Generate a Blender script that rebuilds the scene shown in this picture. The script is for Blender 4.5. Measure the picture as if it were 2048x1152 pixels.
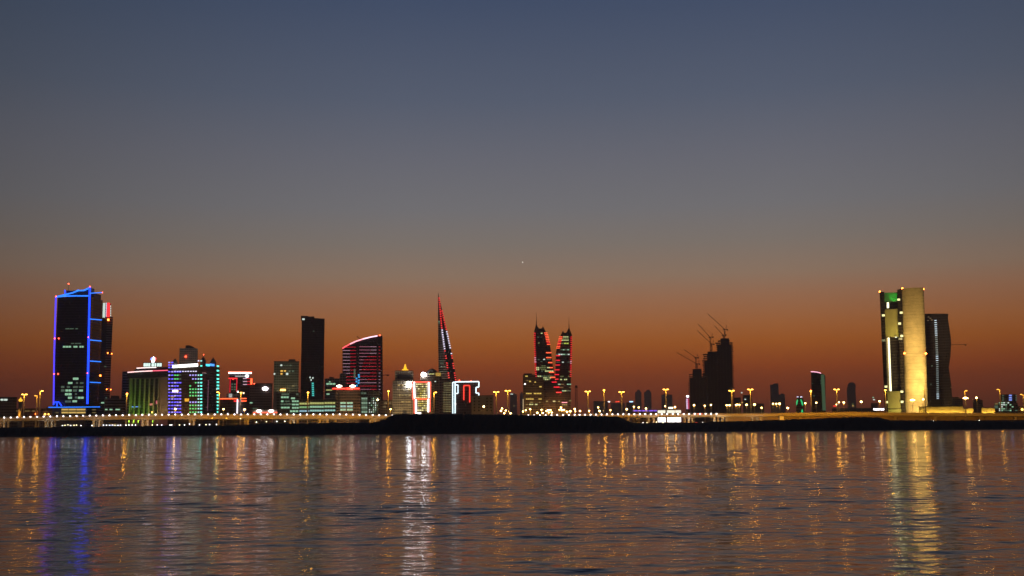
import bpy, math, random
import numpy as np
from mathutils import Vector, Matrix

random.seed(7)
S = bpy.context.scene
for o in list(bpy.data.objects):
    bpy.data.objects.remove(o)
C = S.collection

# ------------------------------------------------------------------ camera
F = 2160.0                      # focal length in photo pixels (photo 2048 px wide)
PITCH, ROLL, EYE = math.radians(7.28), math.radians(0.43), 4.0
cam = bpy.data.cameras.new('camera')
camo = bpy.data.objects.new('camera', cam)
C.objects.link(camo)
cam.sensor_width = 36.0
cam.lens = 36.0 * F / 2048.0
cam.clip_start, cam.clip_end = 0.5, 60000
ROT = Matrix.Rotation(math.pi / 2 + PITCH, 3, 'X') @ Matrix.Rotation(-ROLL, 3, 'Z')
camo.matrix_world = Matrix.Translation((0, 0, EYE)) @ ROT.to_4x4()
S.camera = camo
EYEV = Vector((0, 0, EYE))

# ------------------------------------------------------------------ dusk sky
def lin(c):
    return tuple((v / 255 / 12.92) if v / 255 < .04045 else ((v / 255 + .055) / 1.055) ** 2.4 for v in c)

world = bpy.data.worlds.new('World')
S.world = world
world.use_nodes = True
wn, wl = world.node_tree.nodes, world.node_tree.links
bg = wn['Background']
SUN_AZ = math.radians(4)
def ramp_of(stops):
    r = wn.new('ShaderNodeValToRGB')
    el = r.color_ramp.elements
    while len(el) < len(stops):
        el.new(0.5)
    for e, (p, c) in zip(el, stops):
        e.position = p
        e.color = (*lin(c), 1)
    return r
def elev(y):                    # height in the sky of a picture row -> ramp position (sin of elevation / 0.6)
    return max(0.0, math.sin(math.atan((576 - y) / F) + PITCH)) / 0.6
west = ramp_of([(0, (86, 42, 22)), (elev(815), (116, 52, 26)), (elev(780), (143, 62, 27)), (elev(738), (162, 75, 26)), (elev(690), (175, 96, 34)),
                (elev(655), (174, 106, 57)), (elev(600), (164, 116, 85)), (elev(555), (150, 124, 104)), (elev(490), (132, 122, 114)), (elev(420), (119, 118, 121)),
                (elev(320), (107, 109, 119)), (elev(200), (88, 97, 115)), (elev(0), (66, 80, 106)), (.78, (44, 60, 82)), (1, (24, 36, 56))])
east = ramp_of([(0, (26, 19, 17)), (elev(700), (40, 28, 25)), (elev(500), (52, 48, 47)), (elev(300), (50, 53, 57)), (elev(0), (34, 48, 58)), (1, (22, 33, 48))])
tc = wn.new('ShaderNodeTexCoord')
sep = wn.new('ShaderNodeSeparateXYZ')
wl.new(tc.outputs['Generated'], sep.inputs[0])
mr = wn.new('ShaderNodeMapRange')
mr.inputs['From Max'].default_value = 0.6
wl.new(sep.outputs['Z'], mr.inputs['Value'])
wl.new(mr.outputs[0], west.inputs[0])
wl.new(mr.outputs[0], east.inputs[0])
# nearness of a direction (on the compass) to the place where the sun went down
hz = wn.new('ShaderNodeVectorMath'); hz.operation = 'MULTIPLY'
hz.inputs[1].default_value = (1, 1, 0)
wl.new(tc.outputs['Generated'], hz.inputs[0])
nz = wn.new('ShaderNodeVectorMath'); nz.operation = 'NORMALIZE'
wl.new(hz.outputs[0], nz.inputs[0])
dt = wn.new('ShaderNodeVectorMath'); dt.operation = 'DOT_PRODUCT'
dt.inputs[1].default_value = (math.sin(SUN_AZ), math.cos(SUN_AZ), 0)
wl.new(nz.outputs[0], dt.inputs[0])
fac = wn.new('ShaderNodeMapRange'); fac.interpolation_type = 'LINEAR'
fac.inputs['From Min'].default_value = 0.72
fac.inputs['From Max'].default_value = 0.985
wl.new(dt.outputs['Value'], fac.inputs['Value'])
mixs = wn.new('ShaderNodeMix'); mixs.data_type = 'RGBA'
wl.new(fac.outputs[0], mixs.inputs['Factor'])
wl.new(east.outputs[0], mixs.inputs['A'])
wl.new(west.outputs[0], mixs.inputs['B'])
nish = wn.new('ShaderNodeTexSky'); nish.sky_type = 'NISHITA'
nish.sun_disc = False
nish.sun_elevation = math.radians(-3.5)
nish.sun_rotation = SUN_AZ
nish.dust_density = 2.5
nish.ozone_density = 1.0
gain = wn.new('ShaderNodeMix'); gain.data_type = 'RGBA'; gain.blend_type = 'MULTIPLY'
gain.inputs['Factor'].default_value = 1
wl.new(nish.outputs[0], gain.inputs['A'])
gain.inputs['B'].default_value = (1.03, .73, .80, 1)
both = wn.new('ShaderNodeMix'); both.data_type = 'RGBA'
both.inputs['Factor'].default_value = 0.06
wl.new(mixs.outputs['Result'], both.inputs['A'])
wl.new(gain.outputs['Result'], both.inputs['B'])
wl.new(both.outputs['Result'], bg.inputs['Color'])
bg.inputs['Strength'].default_value = 1.0

S.view_settings.view_transform = 'Standard'
S.view_settings.look = 'None'
S.view_settings.exposure = 0
S.view_settings.gamma = 1
S.render.engine = 'CYCLES'
S.cycles.use_denoising = True
S.cycles.max_bounces = 6
S.cycles.diffuse_bounces = 2
S.cycles.glossy_bounces = 3
S.cycles.sample_clamp_indirect = 6
S.cycles.sample_clamp_direct = 0
S.cycles.use_light_tree = True
S.cycles.caustics_reflective = False

# ------------------------------------------------------------------ geometry helpers
def ray(px, py):
    return ROT @ Vector(((px - 1024) / F, (576 - py) / F, -1))
def at(px, py, D):
    d = ray(px, py)
    return EYEV + d * (D / d.y)
SOD = (1, .43, .035)              # colour of sodium light
GZ = 5.3                        # height of the reclaimed land above the water

class M:
    def __init__(s):
        s.v, s.f = [], []
    def box(s, x0, x1, y0, y1, z0, z1):
        b = len(s.v)
        s.v += [(x0, y0, z0), (x1, y0, z0), (x1, y1, z0), (x0, y1, z0), (x0, y0, z1), (x1, y0, z1), (x1, y1, z1), (x0, y1, z1)]
        s.f += [tuple(b + i for i in q) for q in ((3, 2, 1, 0), (4, 5, 6, 7), (0, 1, 5, 4), (1, 2, 6, 5), (2, 3, 7, 6), (3, 0, 4, 7))]
        return s
    def prism(s, poly, y0, y1):     # polygon in x,z pushed along y
        b, n = len(s.v), len(poly)
        s.v += [(x, y0, z) for x, z in poly] + [(x, y1, z) for x, z in poly]
        s.f += [tuple(range(b, b + n)), tuple(range(b + 2 * n - 1, b + n - 1, -1))]
        for i in range(n):
            j = (i + 1) % n
            s.f.append((b + j, b + i, b + n + i, b + n + j))
        return s
    def loft(s, rings, closed=True):
        b, n = len(s.v), len(rings[0])
        for r in rings:
            s.v += [tuple(p) for p in r]
        for k in range(len(rings) - 1):
            for i in range(n if closed else n - 1):
                j = (i + 1) % n
                s.f.append((b + k * n + i, b + k * n + j, b + (k + 1) * n + j, b + (k + 1) * n + i))
        if closed:
            s.f.append(tuple(range(b + n - 1, b - 1, -1)))
            s.f.append(tuple(range(b + (len(rings) - 1) * n, b + len(rings) * n)))
        return s
    def lathe(s, prof, cx=0, cy=0, n=12):   # prof: [(r,z)]
        return s.loft([[(cx + r * math.cos(2 * math.pi * i / n), cy + r * math.sin(2 * math.pi * i / n), z) for i in range(n)] for r, z in prof])
    def bar(s, p, q, w, h=None):
        p, q = Vector(p), Vector(q)
        h = h or w
        d = (q - p).normalized()
        up = Vector((0, 0, 1)) if abs(d.z) < .95 else Vector((0, 1, 0))
        a = d.cross(up).normalized()
        c = a.cross(d)
        return s.loft([[t + a * i * w / 2 + c * j * h / 2 for i, j in ((-1, -1), (1, -1), (1, 1), (-1, 1))] for t in (p, q)])
    def mesh(s, name):
        m = bpy.data.meshes.new(name)
        m.from_pydata(s.v, [], s.f)
        m.update()
        return m

def obj(name, m, mat, parent=None, kind=None):
    me = m.mesh(name) if isinstance(m, M) else m
    if mat and not me.materials:
        me.materials.append(mat)
    o = bpy.data.objects.new(name, me)
    C.objects.link(o)
    o.parent = parent
    if kind:
        o['kind'] = kind
    return o
def thing(name, label, cat, loc=(0, 0, 0), rz=0, group=None):
    o = bpy.data.objects.new(name, None)
    C.objects.link(o)
    o.location = loc
    o.rotation_euler = (0, 0, rz)
    o['label'] = label
    o['category'] = cat
    if group:
        o['group'] = group
    return o
def lamp(kind, parent, loc, power, col, radius=1.0, aim=None, angle=None, blend=.6):
    l = bpy.data.lights.new(kind.lower() + '_light', kind)
    l.energy = power
    l.color = col
    l.shadow_soft_size = radius
    if kind == 'SPOT':
        l.spot_size = math.radians(angle)
        l.spot_blend = blend
    o = bpy.data.objects.new('bulb', l)
    C.objects.link(o)
    o.location = loc
    o.parent = parent
    if aim is not None:
        o.rotation_euler = (Vector(aim) - Vector(loc)).to_track_quat('-Z', 'Y').to_euler()
    return o

# ------------------------------------------------------------------ materials
MATS = {}
def plain(name, col, rough=.7, metal=0, noise=.25, scale=.15):
    if name in MATS:
        return MATS[name]
    m = bpy.data.materials.new(name)
    m.use_nodes = True
    n, l = m.node_tree.nodes, m.node_tree.links
    b = n['Principled BSDF']
    b.inputs['Roughness'].default_value = rough
    b.inputs['Metallic'].default_value = metal
    t = n.new('ShaderNodeTexCoord'); x = n.new('ShaderNodeTexNoise')
    x.inputs['Scale'].default_value = scale
    x.inputs['Detail'].default_value = 5
    l.new(t.outputs['Object'], x.inputs['Vector'])
    r = n.new('ShaderNodeMapRange')
    r.inputs['To Min'].default_value = 1 - noise
    r.inputs['To Max'].default_value = 1 + noise
    l.new(x.outputs['Fac'], r.inputs['Value'])
    mu = n.new('ShaderNodeVectorMath'); mu.operation = 'SCALE'
    mu.inputs[0].default_value = col
    l.new(r.outputs[0], mu.inputs['Scale'])
    l.new(mu.outputs[0], b.inputs['Base Color'])
    MATS[name] = m
    return m
def emis(name, col, st):
    if name in MATS:
        return MATS[name]
    m = bpy.data.materials.new(name)
    m.use_nodes = True
    b = m.node_tree.nodes['Principled BSDF']
    b.inputs['Base Color'].default_value = (.3, .3, .3, 1)
    b.inputs['Emission Color'].default_value = (*col, 1)
    b.inputs['Emission Strength'].default_value = st
    MATS[name] = m
    return m
def facade(name, wall, glass=(.02, .025, .03), fh=3.7, band=.5, mull=3.2, mfrac=.15):
    """storeys of glass between floor bands and mullions, in the object's own metres"""
    if name in MATS:
        return MATS[name]
    m = bpy.data.materials.new(name)
    m.use_nodes = True
    n, l = m.node_tree.nodes, m.node_tree.links
    b = n['Principled BSDF']
    t = n.new('ShaderNodeTexCoord'); s = n.new('ShaderNodeSeparateXYZ')
    l.new(t.outputs['Object'], s.inputs[0])
    def mth(op, a, c):
        q = n.new('ShaderNodeMath'); q.operation = op
        for i, v in enumerate((a, c)):
            if isinstance(v, (int, float)):
                q.inputs[i].default_value = v
            else:
                l.new(v, q.inputs[i])
        return q.outputs[0]
    zf = mth('DIVIDE', s.outputs['Z'], fh)
    xf = mth('DIVIDE', mth('ADD', s.outputs['X'], s.outputs['Y']), mull)
    zb = mth('LESS_THAN', mth('FRACT', zf, 0), band)
    xb = mth('LESS_THAN', mth('FRACT', xf, 0), mfrac)
    w = mth('MAXIMUM', zb, xb)
    cell = n.new('ShaderNodeCombineXYZ')
    l.new(mth('FLOOR', xf, 0), cell.inputs[0]); l.new(mth('FLOOR', zf, 0), cell.inputs[1])
    wn_ = n.new('ShaderNodeTexWhiteNoise'); wn_.noise_dimensions = '2D'
    l.new(cell.outputs[0], wn_.inputs['Vector'])
    g = n.new('ShaderNodeVectorMath'); g.operation = 'SCALE'
    g.inputs[0].default_value = glass
    l.new(mth('ADD', wn_.outputs['Value'], .5), g.inputs['Scale'])
    ns = n.new('ShaderNodeTexNoise'); ns.inputs['Scale'].default_value = .12
    l.new(t.outputs['Object'], ns.inputs['Vector'])
    wv = n.new('ShaderNodeVectorMath'); wv.operation = 'SCALE'
    wv.inputs[0].default_value = wall
    l.new(mth('ADD', ns.outputs['Fac'], .5), wv.inputs['Scale'])
    mx = n.new('ShaderNodeMix'); mx.data_type = 'RGBA'
    l.new(w, mx.inputs['Factor']); l.new(g.outputs[0], mx.inputs['A']); l.new(wv.outputs[0], mx.inputs['B'])
    l.new(mx.outputs['Result'], b.inputs['Base Color'])
    rr = n.new('ShaderNodeMapRange')
    rr.inputs['To Min'].default_value = .12; rr.inputs['To Max'].default_value = .75
    l.new(w, rr.inputs['Value']); l.new(rr.outputs[0], b.inputs['Roughness'])
    MATS[name] = m
    return m

DGLASS = facade('dark_glass_wall', (.06, .06, .065), (.02, .025, .03), 3.8, .25, 1.8, .1)
GREYWALL = facade('grey_wall', (.36, .34, .32), fh=3.6, band=.5, mull=3.4, mfrac=.3)
BEIGE = facade('beige_wall', (.62, .52, .38), fh=3.5, band=.5, mull=3.0, mfrac=.4)
BROWN = facade('brown_wall', (.3, .21, .15), fh=3.6, band=.55, mull=3.2, mfrac=.3)
BANDED = facade('banded_wall', (.3, .27, .25), fh=3.8, band=.45, mull=60, mfrac=.02)
CONC = plain('raw_concrete', (.16, .14, .13), .9)
DARKM = plain('dark_metal', (.05, .05, .055), .5)
GREYM = plain('galvanised_metal', (.35, .34, .32), .5)
STONE = plain('pale_stone', (.42, .36, .26), .8)
BLUE = emis('blue_led', (.008, .05, 1.0), 2.8)
BLUE2 = emis('violet_blue_led', (.07, .05, 1.0), 1.8)
BLUEH = emis('bright_blue_led', (.022, .20, 1.0), 1.9)
REDL = emis('red_beacon', (1, .07, .03), 9)
ORL = emis('orange_beacon', (1, .16, .02), 22)
COOL = emis('cool_lit_glass', (.42, .80, .50), .75)
COOLD = emis('dim_cool_lit_glass', (.30, .50, .32), .22)
WARM = emis('warm_lit_glass', (.95, .62, .16), .75)
WARMD = emis('dim_warm_lit_glass', (.60, .42, .14), .28)
LIME = emis('lime_lit_glass', (.70, .72, .22), .70)
WHITE = emis('white_lit', (1, .98, .95), 3.5)
PALE = emis('pale_lit_glass', (.75, .9, .8), 1.0)
RED = emis('red_led', (1, .02, .025), 2.8)
REDD = emis('deep_red_led', (.75, .005, .03), .9)
ORRED = emis('orange_red_led', (1, .09, .025), 4)
PINK = emis('pink_led', (1, .30, .38), 1.6)
WHLED = emis('lavender_white_led', (.75, .72, 1), 1.6)

# ------------------------------------------------------------------ building helper
class B:
    """A building whose front runs from photo column x0 to x1 (a side face on to xs), its top at row yt, its near corner D metres off."""
    def __init__(s, name, label, cat, x0, x1, yt, D, xs=None, yaw=0, depth=25, group=None, yr=None):
        yr = yr or (yt + 826) / 2
        if xs is None and yaw == 0:     # no side face to be seen: the front looks straight across the water
            m_ = at((x0 + x1) / 2, yr, D)
            yaw = -math.degrees(math.atan2(m_.x, m_.y))
        s.D, s.psi = D, math.radians(yaw)
        u = Vector((math.cos(s.psi), math.sin(s.psi), 0)); v = Vector((-u.y, u.x, 0))
        s.u, s.v = u, v
        left = xs is not None and xs < x0
        Cn = at(x0 if left else x1, yr, D)
        Cn.z = 0
        def hit(px, d):         # where the pixel's ray meets the line Cn + t d, seen from above
            r = ray(px, yr)
            det = d.x * -r.y + d.y * r.x
            return (-Cn.x * -r.y + -Cn.y * r.x) / det
        if left:
            s.O = Cn
            s.w = hit(x1, u)
            s.d = abs(hit(xs, v))
        else:
            t = hit(x0, u)
            s.O = Cn + u * t
            s.w = -t
            s.d = abs(hit(xs, v)) if xs is not None else depth
        s.O.z = GZ
        s.left = left
        s.h = at((x0 + x1) / 2, yt, s.O.y if yaw == 0 else D).z - GZ
        s.root = thing(name, label, cat, s.O, s.psi, group)
    def _hit(s, px, py, P, n):
        r = ray(px, py)
        q = EYEV + r * ((P - EYEV).dot(n) / r.dot(n))
        q = q - s.O
        return q
    def f(s, px, py):           # photo point -> (x, z) on the front face
        q = s._hit(px, py, s.O, s.v)
        return q.dot(s.u), q.z
    def sd(s, px, py):          # photo point -> (y, z) on the visible side face
        q = s._hit(px, py, s.O + (s.u * s.w if not s.left else Vector()), s.u)
        return q.dot(s.v), q.z
    def z(s, py, px=None):
        if px is None:
            p = s.O + s.u * (s.w / 2)
            px = 1024 + F * p.x / p.y
        return s.f(px, py)[1]
    def body(s, mat, name='body', x0=0, x1=1, y0=0, y1=1, z0=0, z1=None):
        return obj(name, M().box(x0 * s.w, x1 * s.w, y0 * s.d, y1 * s.d, z0, s.h if z1 is None else z1), mat, s.root)
    def poly(s, pts, mat, name='body', y0=0, y1=None):
        return obj(name, M().prism([s.f(*p) for p in pts], y0, s.d if y1 is None else y1), mat, s.root)
    def fb(s, name, x0, y0, x1, y1, mat, t=.35, parent=None, back=0):
        a, c = s.f(x0, y1), s.f(x1, y0)
        return obj(name, M().box(min(a[0], c[0]), max(a[0], c[0]), -t + back, back - .02, min(a[1], c[1]), max(a[1], c[1])), mat, parent or s.root)
    def sb(s, name, x0, y0, x1, y1, mat, t=.35):
        a, c = s.sd(x0, y1), s.sd(x1, y0)
        e = s.w if not s.left else 0
        g = (e + .02, e + t) if not s.left else (-t, -.02)
        return obj(name, M().box(*g, min(a[0], c[0]), max(a[0], c[0]), min(a[1], c[1]), max(a[1], c[1])), mat, s.root)
    def line(s, name, pts, wd, mat, off=.5):
        m = M()
        q = [s.f(*p) for p in pts]
        for (xa, za), (xb, zb) in zip(q, q[1:]):
            m.bar((xa, -off, za), (xb, -off, zb), wd, wd)
        return obj(name, m, mat, s.root)
    def sline(s, name, pts, wd, mat, off=.5):
        m = M()
        q = [s.sd(*p) for p in pts]
        e = s.w + off if not s.left else -off
        for (ya, za), (yb, zb) in zip(q, q[1:]):
            m.bar((e, ya, za), (e, yb, zb), wd, wd)
        return obj(name, m, mat, s.root)
    def wash(s, power=70000, col=(1, .60, .24), dist=38, top=.45, ang=80, x=.5):
        """an added fill spot that lifts the front wall, standing in for street glow"""
        fx = obj('added_wall_fill', M().box(s.w * x - .6, s.w * x + .6, -dist - .5, -dist + .5, 0, .7), GREYM, s.root)  # added box and fill spot, in place of the glow from the streets
        lamp('SPOT', fx, (s.w * x, -dist + .2, 1.4), power, col, .5, (s.w * x, 0, s.h * top), ang, .9)
    def beacon(s, px, py, mat=None, r=1.1, name='beacon', y=-.9):
        x, z = s.f(px, py)
        return obj(name, M().lathe([(r * .2, z - r), (r * .8, z - r * .6), (r, z), (r * .8, z + r * .6), (r * .2, z + r)], x, y, 8), mat or REDL, s.root)
    def row(s, y, spans, mat, h=2.4, name='window', seg=None, gap=.7):
        """lit windows in one storey: each a part of its own; spans of photo columns, cut every seg px"""
        for a, c in spans:
            n = max(1, round((c - a) / seg)) if seg else 1
            st = (c - a) / n
            for k in range(n):
                mm = random.choice(mat) if isinstance(mat, (list, tuple)) else mat
                if mm is None:
                    continue
                s.fb(name, a + k * st, y - h / 2, a + (k + 1) * st - (gap if n > 1 else 0), y + h / 2, mm)

# ------------------------------------------------------------------ ground, shore and water
def wave_noise(x, y, seed, lams, amp):
    r = np.random.RandomState(seed)
    h = np.zeros_like(x)
    for L, a in zip(lams, amp):
        th = r.uniform(0, 2 * np.pi)
        h += a * np.sin(2 * np.pi / L * (x * math.cos(th) + y * math.sin(th)) + r.uniform(0, 6.3))
    return h

def grid_mesh(name, V, nr, nc):
    idx = np.arange(nr * nc).reshape(nr, nc)
    q = np.stack([idx[:-1, :-1], idx[:-1, 1:], idx[1:, 1:], idx[1:, :-1]], -1).reshape(-1, 4)
    me = bpy.data.meshes.new(name)
    me.vertices.add(len(V)); me.vertices.foreach_set('co', V.astype(np.float32).ravel())
    me.loops.add(q.size); me.loops.foreach_set('vertex_index', q.astype(np.int32).ravel())
    me.polygons.add(len(q)); me.polygons.foreach_set('loop_start', np.arange(0, q.size, 4, dtype=np.int32))
    me.update(calc_edges=True)
    me.shade_smooth()
    return me

# water: fans out from the viewer, fine near and coarser far, with a calm rippled swell
nr, nc = 2300, 480
rad = 10 * (780 / 10) ** (np.linspace(0, 1, nr))
ang = np.radians(np.linspace(-46, 46, nc))
R_, A_ = np.meshgrid(rad, ang, indexing='ij')
X_, Y_ = R_ * np.sin(A_), R_ * np.cos(A_)
spac = R_ * math.log(78) / nr
rs = np.random.RandomState(11)
H_ = np.zeros_like(X_)
gust = np.zeros_like(X_)                       # cat's-paws: rougher and calmer patches, drawn out across the view
for k in range(14):
    L = 9 * (150 / 9) ** rs.uniform(0, 1)
    th = math.radians(rs.normal(90, 14))
    gust += np.sin(2 * np.pi / L * (X_ * math.cos(th) + Y_ * math.sin(th) + 3 * np.sin(X_ / (L * 1.3) + k)) + rs.uniform(0, 6.3))
gust = np.clip(1 + .10 * gust, .6, 1.5)
def sea(n, l0, l1, rms, spread):
    """n wave trains of wavelengths l0..l1 with a joint rms slope, running mostly towards the viewer (long crests across the view)"""
    global H_
    for k in range(n):
        L = l0 * (l1 / l0) ** rs.uniform(0, 1)
        th = math.radians(rs.normal(93, spread))
        a = rms * math.sqrt(2 / n) * L / (2 * math.pi)
        keep = np.clip((L / spac - 2.2) / 2.5, 0, 1)
        H_ += a * keep * np.sin(2 * np.pi / L * (X_ * math.cos(th) + Y_ * math.sin(th)) + rs.uniform(0, 6.3))
sea(36, .33, .95, .034, 32)
sea(44, .9, 2.6, .041, 17)
sea(30, 2.6, 8, .0105, 17)
sea(10, 8, 18, .003, 14)
H_ *= gust
water = obj('water', grid_mesh('water', np.stack([X_, Y_, H_], -1).reshape(-1, 3), nr, nc), None, kind='structure')
wm = bpy.data.materials.new('sea_water')
wm.use_nodes = True
n, l = wm.node_tree.nodes, wm.node_tree.links
b = n['Principled BSDF']
b.inputs['Base Color'].default_value = (.004, .010, .013, 1)
b.inputs['Roughness'].default_value = .062
b.inputs['IOR'].default_value = 1.333
t = n.new('ShaderNodeTexCoord')
mp = n.new('ShaderNodeMapping'); mp.inputs['Scale'].default_value = (.55, 1, 1)
l.new(t.outputs['Object'], mp.inputs[0])
hs = None
for sc, am in ((1.6, .042), (6.5, .010)):
    x = n.new('ShaderNodeTexNoise'); x.inputs['Scale'].default_value = sc; x.inputs['Detail'].default_value = 2
    l.new(mp.outputs[0], x.inputs['Vector'])
    q = n.new('ShaderNodeMath'); q.operation = 'MULTIPLY'; q.inputs[1].default_value = am
    l.new(x.outputs['Fac'], q.inputs[0])
    if hs is None:
        hs = q.outputs[0]
    else:
        ad = n.new('ShaderNodeMath'); l.new(hs, ad.inputs[0]); l.new(q.outputs[0], ad.inputs[1]); hs = ad.outputs[0]
ln = n.new('ShaderNodeVectorMath'); ln.operation = 'LENGTH'
l.new(t.outputs['Object'], ln.inputs[0])
fr = n.new('ShaderNodeMapRange')          # past about 60 m the sheet is too coarse for the short chop, which goes on as bump
fr.inputs['From Min'].default_value = 50; fr.inputs['From Max'].default_value = 280
fr.inputs['To Max'].default_value = .20
l.new(ln.outputs['Value'], fr.inputs['Value'])
mp2 = n.new('ShaderNodeMapping'); mp2.inputs['Scale'].default_value = (.35, 1, 1)
l.new(t.outputs['Object'], mp2.inputs[0])
x = n.new('ShaderNodeTexNoise'); x.inputs['Scale'].default_value = .75; x.inputs['Detail'].default_value = 3
l.new(mp2.outputs[0], x.inputs['Vector'])
q = n.new('ShaderNodeMath'); q.operation = 'MULTIPLY'
l.new(x.outputs['Fac'], q.inputs[0]); l.new(fr.outputs[0], q.inputs[1])
ad = n.new('ShaderNodeMath'); l.new(hs, ad.inputs[0]); l.new(q.outputs[0], ad.inputs[1]); hs = ad.outputs[0]
bp = n.new('ShaderNodeBump'); bp.inputs['Strength'].default_value = 1; bp.inputs['Distance'].default_value = 1
l.new(hs, bp.inputs['Height'])
l.new(bp.outputs[0], b.inputs['Normal'])
water.data.materials.append(wm)

# land sheet
SOIL = plain('dark_soil', (.06, .05, .042), .95, scale=.02)
g = M()
for x0, x1 in ((-4500, 4500),):
    g.v += [(x0, 668, GZ), (x1, 668, GZ), (x1, 5800, GZ), (x0, 5800, GZ)]
    g.f.append((0, 1, 2, 3))
obj('ground', g, SOIL, kind='structure')

# rubble embankment and the long spoil heap on it
CREST = [(-900, 859), (0, 855.5), (180, 854.5), (290, 852.5), (330, 851), (430, 851.5), (500, 849.5), (518, 847), (535, 847.5), (545, 845.5), (555, 847.5), (600, 847), (700, 845),
         (752, 845), (768, 839), (785, 830), (800, 828), (1000, 829), (1110, 831.5), (1235, 832.5), (1250, 839), (1270, 848), (1390, 848.5), (1425, 843.5),
         (1500, 842), (1600, 838.5), (1700, 834.5), (1755, 834), (1778, 840.5), (1900, 841.5), (2048, 842), (2950, 838)]
cx = np.array([c[0] for c in CREST], float); cy = np.array([c[1] for c in CREST], float)
pxs = np.arange(-900, 2951, 3.0)
yc = np.interp(pxs, cx, cy)
prof = [(600, 'w'), (606, .10), (612, .28), (618, .48), (624, .66), (630, .84), (636, .97), (641, 1), (648, .93), (656, .6), (664, .3), (672, 'b'), (676, 'e')]
rows = []
rr = np.random.RandomState(5)
for D, k in prof:
    row = []
    for px, y in zip(pxs, yc):
        p = at(px, y, 641)
        zc = p.z
        xx = p.x * D / 641
        if k == 'w': zz = -.6
        elif k == 'b': zz = GZ - .15
        elif k == 'e': zz = GZ - 1.5
        else: zz = -.6 + (zc + .6) * k if D <= 641 else GZ - .15 + (zc - GZ) * k
        if k not in ('w', 'b', 'e'):
            zz += rr.normal(0, .16 if D == 641 else .28)
        row.append((xx, D + rr.normal(0, .7), zz))
    rows.append(row)
V = np.array(rows)
em = grid_mesh('embankment', V.reshape(-1, 3), len(prof), len(pxs))
obj('embankment', em, plain('rubble', (.055, .045, .04), .95, noise=.6, scale=.6), kind='structure')

# ------------------------------------------------------------------ the skyline, from the blue-edged tower to the wavy one
# blue-edged tower
b = B('office_tower', 'tall black glass tower outlined in blue light, with blue bars across its side', 'tower', 110, 178, 594, 1500, xs=201, yaw=0)
b.body(DGLASS)
b.poly([(130, 594), (130, 580), (142, 581), (154, 579), (166, 580), (180, 575), (180, 594)], DGLASS, 'crown_screen', 4, 16)
b.line('corner_light', [(112, 594), (109, 700), (107.5, 808)], 1.5, BLUE2)
b.line('corner_light', [(180, 574), (177.5, 690), (175, 808)], 2.1, BLUE)
b.line('roof_light', [(112, 594), (130, 592.3), (150, 591.8), (178, 591.8)], 1.6, BLUEH)
b.line('roof_light', [(112, 594), (130, 589.5), (146, 585.5), (158, 580.5)], 1.7, BLUEH)
b.line('roof_light', [(154, 581.3), (168, 581), (180, 575.5)], 1.7, BLUEH)
b.line('roof_light', [(130, 580), (131, 588)], 1.5, BLUE)
for y0, y1 in ((586.5, 585), (638, 640), (680, 682), (722, 723.5), (764.5, 765.5)):
    b.sline('side_bar_light', [(179.5, y0), (203 - (y0 - 585) * .015, y1)], 1.15, BLUEH)
b.sb('side_wall', 179, 590, 202, 812, facade('brown_side', (.10, .075, .065), (.03, .025, .025), 3.8, .35, 4.5, .5), .2)
b.row(657.5, [(131, 148), (151, 156)], COOLD, 2.2, seg=8)
b.row(687, [(142, 148), (150, 163)], COOLD, 2, seg=6)
b.row(693.5, [(126, 143), (147, 155), (159, 168)], PALE if 0 else COOL, 3.4, seg=6)
b.row(757.5, [(146, 157)], COOL, 4.5)
b.row(766, [(136, 145)], COOL, 4); b.row(766, [(152, 156), (160, 167)], COOLD, 3.5)
b.row(774, [(122, 129), (134, 140), (146, 156)], COOLD, 4); b.row(774, [(158, 167)], COOLD, 3)
b.row(781, [(122, 129), (146, 154)], COOLD, 4.5); b.row(781, [(131, 144), (158, 166)], COOL, 4, seg=6)
b.row(788.5, [(130, 144)], COOL, 4.5, seg=7); b.row(788, [(150, 154)], COOLD, 3)
b.row(795.5, [(136, 144), (156, 168)], COOL, 4.2, seg=6); b.row(795, [(150, 155)], COOLD, 4)
b.row(803, [(130, 143)], COOLD, 4, seg=6); b.row(802.5, [(145, 154)], COOL, 4)
b.body(STONE, 'podium', -.14, 1.0, -.12, 1, 0, b.z(814.5))
b.fb('podium_light', 100, 813.2, 203, 815.4, BLUEH, .6, back=-.12 * b.d)
b.line('arch_light', [(110, 810), (114, 804), (121, 804), (127, 812)], 1.3, BLUE, .12 * b.d + 1)
b.line('arch_light', [(117.5, 804), (117.5, 813)], 1.3, BLUE, .12 * b.d + 1)
pb = -.12 * b.d
for y, sp in ((819.2, [(126, 140, ), (141, 155), (156, 174)]), (825.2, [(126, 140), (141, 155), (156, 174)])):
    for a, c in sp:
        b.fb('podium_window', a, y - 1.6, c, y + 1.6, WARM, .3, back=pb)
for a, c, y in ((114, 120, 825.3), (187, 195, 819.6), (187, 195, 825.4)):
    b.fb('podium_window', a, y - 1, c, y + 1, WARMD, .3, back=pb)
for px, py in ((110, 677), (118, 677), (177.5, 674.5), (108.5, 748), (116.5, 748), (175.6, 746.5), (112.5, 593), (180.5, 573.5)):
    b.beacon(px, py, r=1.0)
mx, mz = b.f(132, 566)
obj('mast', M().lathe([(.25, b.h), (.2, mz)], mx, 9, 6), DARKM, b.root)
b.beacon(132, 566, r=1.0, y=9)
e_ = b.sd(203.5, 585)
obj('beacon', M().lathe([(.2, e_[1] - 1), (.9, e_[1]), (.2, e_[1] + 1)], b.w + .9, e_[0], 8), REDL, b.root)

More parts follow.
